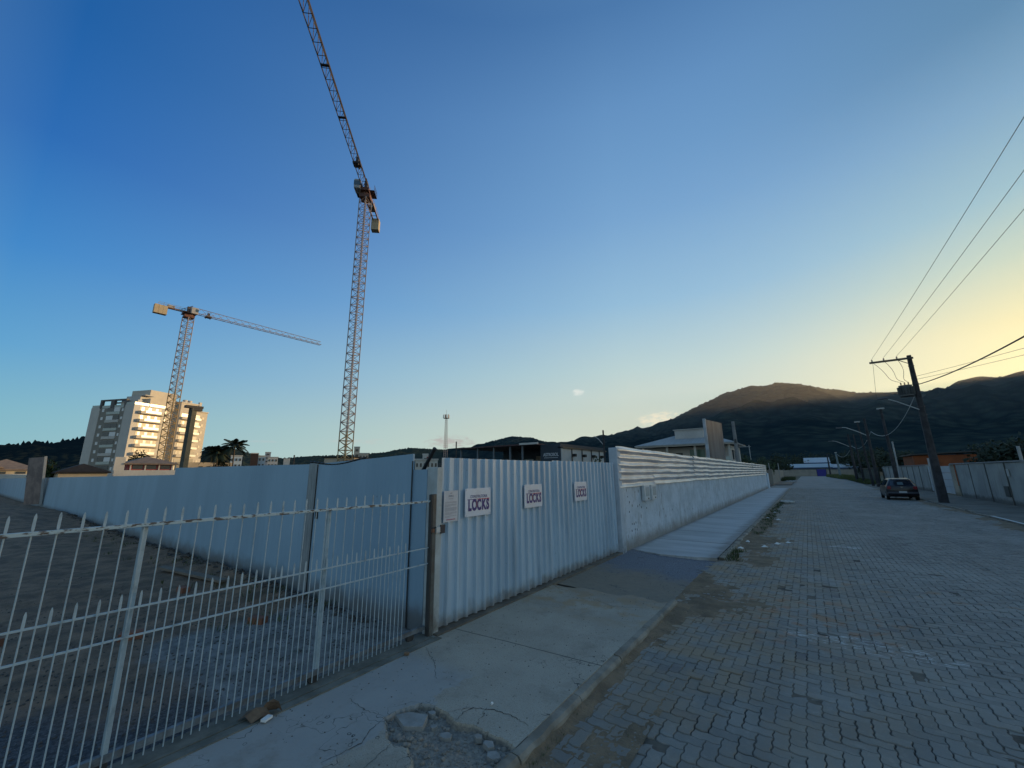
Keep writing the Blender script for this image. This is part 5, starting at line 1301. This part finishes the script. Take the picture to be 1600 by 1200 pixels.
tag(mb.build('roadside_grass',M('verge_grass',(.13,.15,.04),.8,col2=(.07,.09,.03),scale=.5,bump=0)),'overgrown grass verge on the right side of the street end','grass',kind='stuff')  # yellow-green grass colour of the verge
tag(MB().bb(9.3,9.36,8,80,2.02,2.04).build('wall_wire',mDarkM),'dark wire strung just behind the right wall top','wire')
for i,(px,yt,r,lab) in enumerate(((1394,690,58,'thin pale pole leaning behind the right wall left of the big pole'),(1590,697,36,'thin pale stub pole above the right wall near the picture edge'),(1450,716,46,'short twin stub left of the white gate top'))):
    a0,e0=azel(px,yt); x,y=polar(a0,r); tag(MB().tube((x,y,-.1),(x,y,2+math.tan(e0)*r),.07,6).build('thin_pole',mConcL),lab,'pole')
ob=thing('orange_building','low orange brick building behind the right-hand wall','building',(14,74,0))
MB().bb(11.3,16.9,73,80,-.05,3.7).build('wall',M('orange_wall',(.30,.085,.03),.9,col2=(.20,.06,.022),scale=.6,bump=.3,bscale=10),ob)
MB().add([(11.0,72.6,3.75),(17.2,72.6,4.0),(17.2,80.3,4.0),(11.0,80.3,3.75),(11.0,72.6,3.9),(17.2,72.6,4.15),(17.2,80.3,4.15),(11.0,80.3,3.9)],[(3,2,1,0),(4,5,6,7),(0,1,5,4),(1,2,6,5),(2,3,7,6),(3,0,4,7)]).build('roof',mDarkM,ob)
for i,(px,r,h_,w_,lab) in enumerate(((1555,62,4.3,2.3,'dark bushy tree above the right wall next to the orange building'),(1592,50,3.9,1.8,'dark tree at the right picture edge above the wall'),(1618,46,3.9,2,'tall dark tree cut by the right picture edge'),(1538,80,4.8,2.6,'broad dark tree behind the right end of the orange building'),(1415,85,4.2,2.4,'low dark tree left of the orange building'),(1368,100,4.6,2.6,'dark tree behind the far street poles'))):
    a0=azel(px,735)[0]; x,y=polar(a0,r); tree('yard_tree',lab,x,y,h_,w_,90+i,1400,mLeafB,.25)

# ------------------------------------------------------------------ utility poles
mLamp=flat('lamp_head_grey',(.10,.10,.11),.5); mWire=flat('cable_black',(.02,.02,.022),.7); mArm=flat('lamp_arm_galvanised',(.42,.42,.40),.5)
def ins(mb,x,y,z,h=.16):
    for k in range(3): mb.tube((x,y,z+k*h/3),(x,y,z+k*h/3+.03),.055,8,.035)
    mb.tube((x,y,z),(x,y,z+h),.02,6)
up_=thing('utility_pole','big dark concrete utility pole carrying a transformer and street lamp beside the parked car','utility pole',(6.46,35.9,0))
MB().loft([[(6.46+sx*w_,35.9+sy*w_*1.1,z) for sx,sy in((-1,-.6),(-.6,-1),(.6,-1),(1,-.6),(1,.6),(.6,1),(-.6,1),(-1,.6))] for z,w_ in((-.1,.215),(3,.18),(6,.145),(9.35,.105))]).build('shaft',mPoleC,up_)
MB().bb(4.45,6.62,35.72,35.82,9.08,9.20).build('crossarm',M('crossarm_timber',(.10,.085,.07),.9),up_)
mb=MB(); mb.tube((6.4,35.75,8.75),(5.9,35.75,9.08),.025,5); mb.build('crossarm_brace',mDarkM,up_)
for x in (4.6,5.2,5.85): 
    o=MB(); ins(o,x,35.77,9.2); o.build('insulator',M('porcelain_brown',(.10,.06,.045),.3,bump=0),up_)
tf=MB(); tf.tube((5.93,35.75,6.68),(5.93,35.75,7.30),.30,20,.31); tf.tube((5.93,35.75,7.30),(5.93,35.75,7.36),.33,20); tf.tube((5.93,35.75,6.66),(5.93,35.75,6.70),.32,20)
t_=tf.build('transformer',M('transformer_grey',(.13,.135,.13),.6,bump=0),up_)
mb=MB()
for k in range(18):
    a_=k*2*math.pi/18; mb.box((5.93+.36*math.cos(a_),35.75+.36*math.sin(a_),7.0),(.12,.018,.5),rz=a_)
mb.build('cooling_fins',MATS['transformer_grey'],t_)
for x in (5.75,5.93,6.11):
    o=MB(); ins(o,x,35.75,7.36,.22); o.build('bushing',MATS['porcelain_brown'],t_)
MB().bb(5.6,6.4,35.80,35.86,6.60,6.68).build('transformer_bracket',mDarkM,up_)
mb=MB(); mb.path([(6.36,35.8,5.72),(5.9,35.8,6.02),(5.35,35.8,6.38),(5.0,35.8,6.55)],.032,7); mb.build('lamp_arm',mArm,up_)
MB().loft([[(4.4+u,35.8+v*w_,6.60+.09*u+h_*hh) for v,hh in((-1,0),(-.6,.5),(.6,.5),(1,0),(.7,-.5),(-.7,-.5))] for u,w_,h_ in((0,.05,.03),(.12,.13,.10),(.35,.15,.13),(.55,.09,.09),(.62,.03,.04))]).build('lamp_head',mLamp,up_)
for z,r in ((5.35,.17),(5.9,.165),(8.6,.125),(7.4,.145)): MB().tube((6.46,35.9,z),(6.46,35.9,z+.06),r+.02,12).build('pole_band',mDarkM,up_)
mb=MB()
for x0,x1 in ((4.6,5.75),(5.2,5.93),(5.85,6.11)):
    mb.path([(x0+(x1-x0)*u+ .10*math.sin(u*6),35.74,9.15-(9.15-7.6)*u-.28*math.sin(math.pi*u)) for u in [i/8 for i in range(9)]],.012,4)
mb.tube((4.62,35.75,9.1),(4.42,35.75,6.75),.010,4)
mb.build('drop_wires',mWire,up_)
def wire(name,label,a_,b_,sag,r=.011,mat=None):
    P=[]; A,B=Vector(a_),Vector(b_)
    for i in range(33):
        t=i/32; p=A.lerp(B,t); p.z-=sag*4*t*(1-t); P.append(p)
    return tag(MB().path(P,r,5).build(name,mat or mWire),label,'wire')
for x,xe,ze,lab in ((4.6,4.6,9.25,'left of the three high power lines running overhead to the big pole'),(5.2,5.2,9.1,'middle of the three high power lines running overhead to the big pole'),(5.85,5.85,9.1,'right of the three high power lines running overhead to the big pole')):
    wire('power_line',lab,(x,35.75,9.38),(xe,-12,ze),.28,.0075)
wire('service_cable','thick sagging cable leaving the big pole to the right below the transformer',(6.5,35.9,7.35),(6.45,-8,7.6),1.25,.028)
wire('service_cable','thin wire running off to the right above the mountain ridge, upper one',(6.5,35.9,7.9),(22,6,8.9),.5,.010)
wire('service_cable','thin wire running off to the right above the mountain ridge, lower one',(6.5,35.9,7.7),(22,8,8.3),.5,.010)
wire('street_cable','pale sagging cable from the big pole to the next far poles',(6.46,35.9,7.0),(7.0,66,6.6),1.5,.022,mArm)
wire('street_cable','pale sagging cable between the two far lamp poles',(7.0,66,6.6),(7.0,94,6.2),1.1,.026,mArm)
wire('street_cable','short sagging cable beyond the far lamp poles',(7.0,94,6.2),(6.8,134,5.9),1.2,.03,mArm)
def farpole(label,x,y,h_,r,lean,arm,mat=mPoleC,head=False):
    t=thing('street_lamp_pole',label,'utility pole',(x,y,0))
    MB().tube((x,y,-.1),(x+lean,y,h_),r,8,r*.6).build('shaft',mat,t)
    if arm:
        z=h_*arm; MB().path([(x+lean*arm,y,z),(x-1.0,y,z+.62),(x-2.0,y,z+1.15),(x-2.4,y,z+1.2)],.045,5).build('lamp_arm',mArm,t)
        MB().box((x-2.7,y,z+1.18),(.6,.25,.12)).build('lamp_head',mLamp,t)
    if head:
        MB().box((x+lean,y,h_+.06),(.55,.4,.12)).build('lamp_head',mArm,t)
    return t
farpole('tall dark pole with a small flat lamp on top just left of the big pole',6.9,54,7.95,.17,-.1,0,head=True)
farpole('dark far pole with an upward bent white lamp arm',6.7,66,8.25,.2,-.1,.74)
farpole('dark pole with small lamp top beside the far pole with bent lamp arm',6.5,69,8.1,.14,-.35,0,head=True)
farpole('farther dark pole with a short white lamp arm',6.7,92,8.2,.22,-.1,.72)
farpole('thin dark pole between the two far lamp-arm poles',6.9,84,7.6,.14,-.2,0)
farpole('pale blue-grey far pole standing in the roadside grass',6.6,134,6.4,.28,-.1,0,M('far_pole_pale',(.20,.26,.28),.9,bump=0),True)
farpole('faint farthest pole near the blue gate',5.2,150,6.6,.24,0,0)
farpole('dark lamp pole cut near the right picture edge above the wall',13.2,40,6.0,.12,-.05,0,head=True)

# ------------------------------------------------------------------ parked car
cx,cy=5.08,38.6
car=thing('parked_car','dark maroon hatchback parked by the right kerb, seen from behind','car',(cx,cy,RZ))
mCar=flat('dark_maroon_paint',(.007,.004,.007),.3,metal=.2,spec=.7)
z0=RZ
def sec(y,wb,wt,zb,zs,zr,wr):
    # half section: sill, lower side, shoulder, glass line, roof
    H_=[(wb*.93,zb),(wb,zb+.12),(wb*1.01,zb+(zs-zb)*.55),(wt,zs),(wr,zr-.05),(wr*.86,zr)]
    P=[(cx+a_,cy+y,z0+b_) for a_,b_ in H_]+[(cx-a_,cy+y,z0+b_) for a_,b_ in reversed(H_)]
    return P
secs=[sec(.0,.70,.72,.32,.84,.90,.62),sec(.06,.78,.78,.26,.90,1.02,.62),sec(.30,.81,.79,.22,.93,1.33,.56),sec(.55,.82,.80,.20,.94,1.44,.555),sec(1.2,.825,.80,.20,.94,1.475,.57),sec(1.9,.825,.80,.20,.93,1.46,.57),sec(2.45,.825,.80,.20,.92,1.30,.58),sec(2.85,.82,.79,.20,.93,.98,.66),sec(3.4,.81,.76,.22,.82,.88,.62),sec(3.68,.76,.70,.28,.70,.76,.56),sec(3.76,.66,.6,.34,.60,.62,.5)]
MB().loft([list(reversed(s_)) for s_ in secs]).build('body',mCar,car,smooth=True)
mTG=flat('tinted_glass',(.015,.02,.03),.06,spec=1.)
def quadstrip(pts,name,mat,parent=car): return MB().add(pts,[tuple(range(len(pts)))]).build(name,mat,parent)
o=quadstrip([(cx-.60,cy+.035,z0+.98),(cx+.60,cy+.035,z0+.98),(cx+.52,cy+.265,z0+1.34),(cx-.52,cy+.265,z0+1.34)],'rear_window',mTG)
quadstrip([(cx-.20,cy+.05,z0+1.04),(cx+.12,cy+.05,z0+1.04),(cx+.10,cy+.17,z0+1.22),(cx-.18,cy+.17,z0+1.22)],'window_light_patch',flat('painted_window_light',(.10,.14,.15),.2),o)  # light on the rear glass painted as a paler patch
for sg in (-1,1):
    for y0,y1,t0,t1 in ((.42,1.05,.55,1.05),(1.12,1.85,1.12,1.85),(1.92,2.62,1.92,2.35)):
        X=lambda z: cx+sg*(.812-(z-.94)/(1.42-.94)*.232)
        pts=[(X(.97),cy+y0,z0+.97),(X(.97),cy+y1,z0+.97),(X(1.36),cy+t1,z0+1.36),(X(1.36),cy+t0,z0+1.36)]
        if sg<0: pts.reverse()
        quadstrip(pts,'side_window',mTG)
    MB().bb(cx+sg*.66-.10,cx+sg*.66+.10,cy-.03,cy+.10,z0+.74,z0+.95).build('tail_light',flat('tail_light_red',(.20,.01,.02),.25),car,bevel=.02)
    for y in (.62,3.05):
        w_=MB(); w_.tube((cx+sg*.66,cy+y,z0+.29),(cx+sg*.83,cy+y,z0+.29),.29,22); wo=w_.build('wheel',mBlack,car,bevel=.02)
        MB().tube((cx+sg*.826,cy+y,z0+.29),(cx+sg*.845,cy+y,z0+.29),.18,14).build('rim',flat('rim_grey',(.30,.30,.30),.4,metal=.6),wo)
    MB().bb(cx+sg*.90-.09,cx+sg*.90+.09,cy+2.3,cy+2.38,z0+.95,z0+1.08).build('mirror',mCar,car,bevel=.03)
MB().loft([[(cx+a_,cy-.07+b_,z0+z) for z,b_ in((.34,.02),(.30,.10),(.56,.10),(.58,.02),(.46,-.02))] for a_ in (-.78,-.6,.6,.78)]).build('bumper',mCar,car)
MB().bb(cx-.20,cx+.20,cy-.085,cy-.07,z0+.50,z0+.62).build('number_plate',flat('plate_grey',(.45,.46,.46),.5),car)
MB().bb(cx-.05,cx+.05,cy-.02,cy-.0,z0+.87,z0+.90).build('badge',flat('chrome',(.6,.6,.6),.2,metal=1.),car)
MB().tube((cx-.40,cy+.3,z0+.2),(cx-.40,cy-.04,z0+.2),.03,8).build('exhaust',mDarkM,car)
MB().bb(cx-.5,cx+.5,cy+.26,cy+.36,z0+1.36,z0+1.40).build('spoiler',mCar,car,bevel=.01)

# ------------------------------------------------------------------ evening haze in front of the mountain
def haze(name,x0,x1,y0,y1,z0,z1,dens):
    m=bpy.data.materials.new(name); m.use_nodes=True; nt=m.node_tree; nt.nodes.clear(); g=G(nt)
    o=g.n('ShaderNodeOutputMaterial'); v=g.n('ShaderNodeVolumeScatter'); v.inputs['Density'].default_value=dens; v.inputs['Anisotropy'].default_value=.55; v.inputs['Color'].default_value=(1,.97,.9,1)
    g.l(v.outputs[0],o.inputs['Volume'])
    ob=MB().bb(x0,x1,y0,y1,z0,z1).build('haze',m); ob['kind']='stuff'; ob['label']='thin sunlit evening haze over the mountain crest'; ob['category']='haze'
haze('evening_haze',-500,1300,380,1480,55,330,.00012)

# debris in the vacant lot
mBr=M('clay_brick',(.28,.11,.06),.9,col2=(.18,.08,.05),scale=8)
for i,(x,y,rz) in enumerate(((-6.6,2.9,.4),(-7.3,1.7,1.2),(-9.4,2.8,.1),(-8.4,.6,2.0))):
    tag(MB().box((x,y,lot_h(x,y)+.04),(.24,.12,.09),rz=rz).build('loose_brick',mBr,bevel=.006),'loose clay brick lying on the ground of the vacant lot','brick',group='bricks in the vacant lot')
tag(MB().box((-10.5,3.2,lot_h(-10.5,3.2)+.06),(2.6,.16,.04),rz=.12).build('timber_plank',M('grey_timber',(.22,.18,.14),.9,stretch=(1,6,1))),'grey timber plank lying near the hoarding foot','plank')
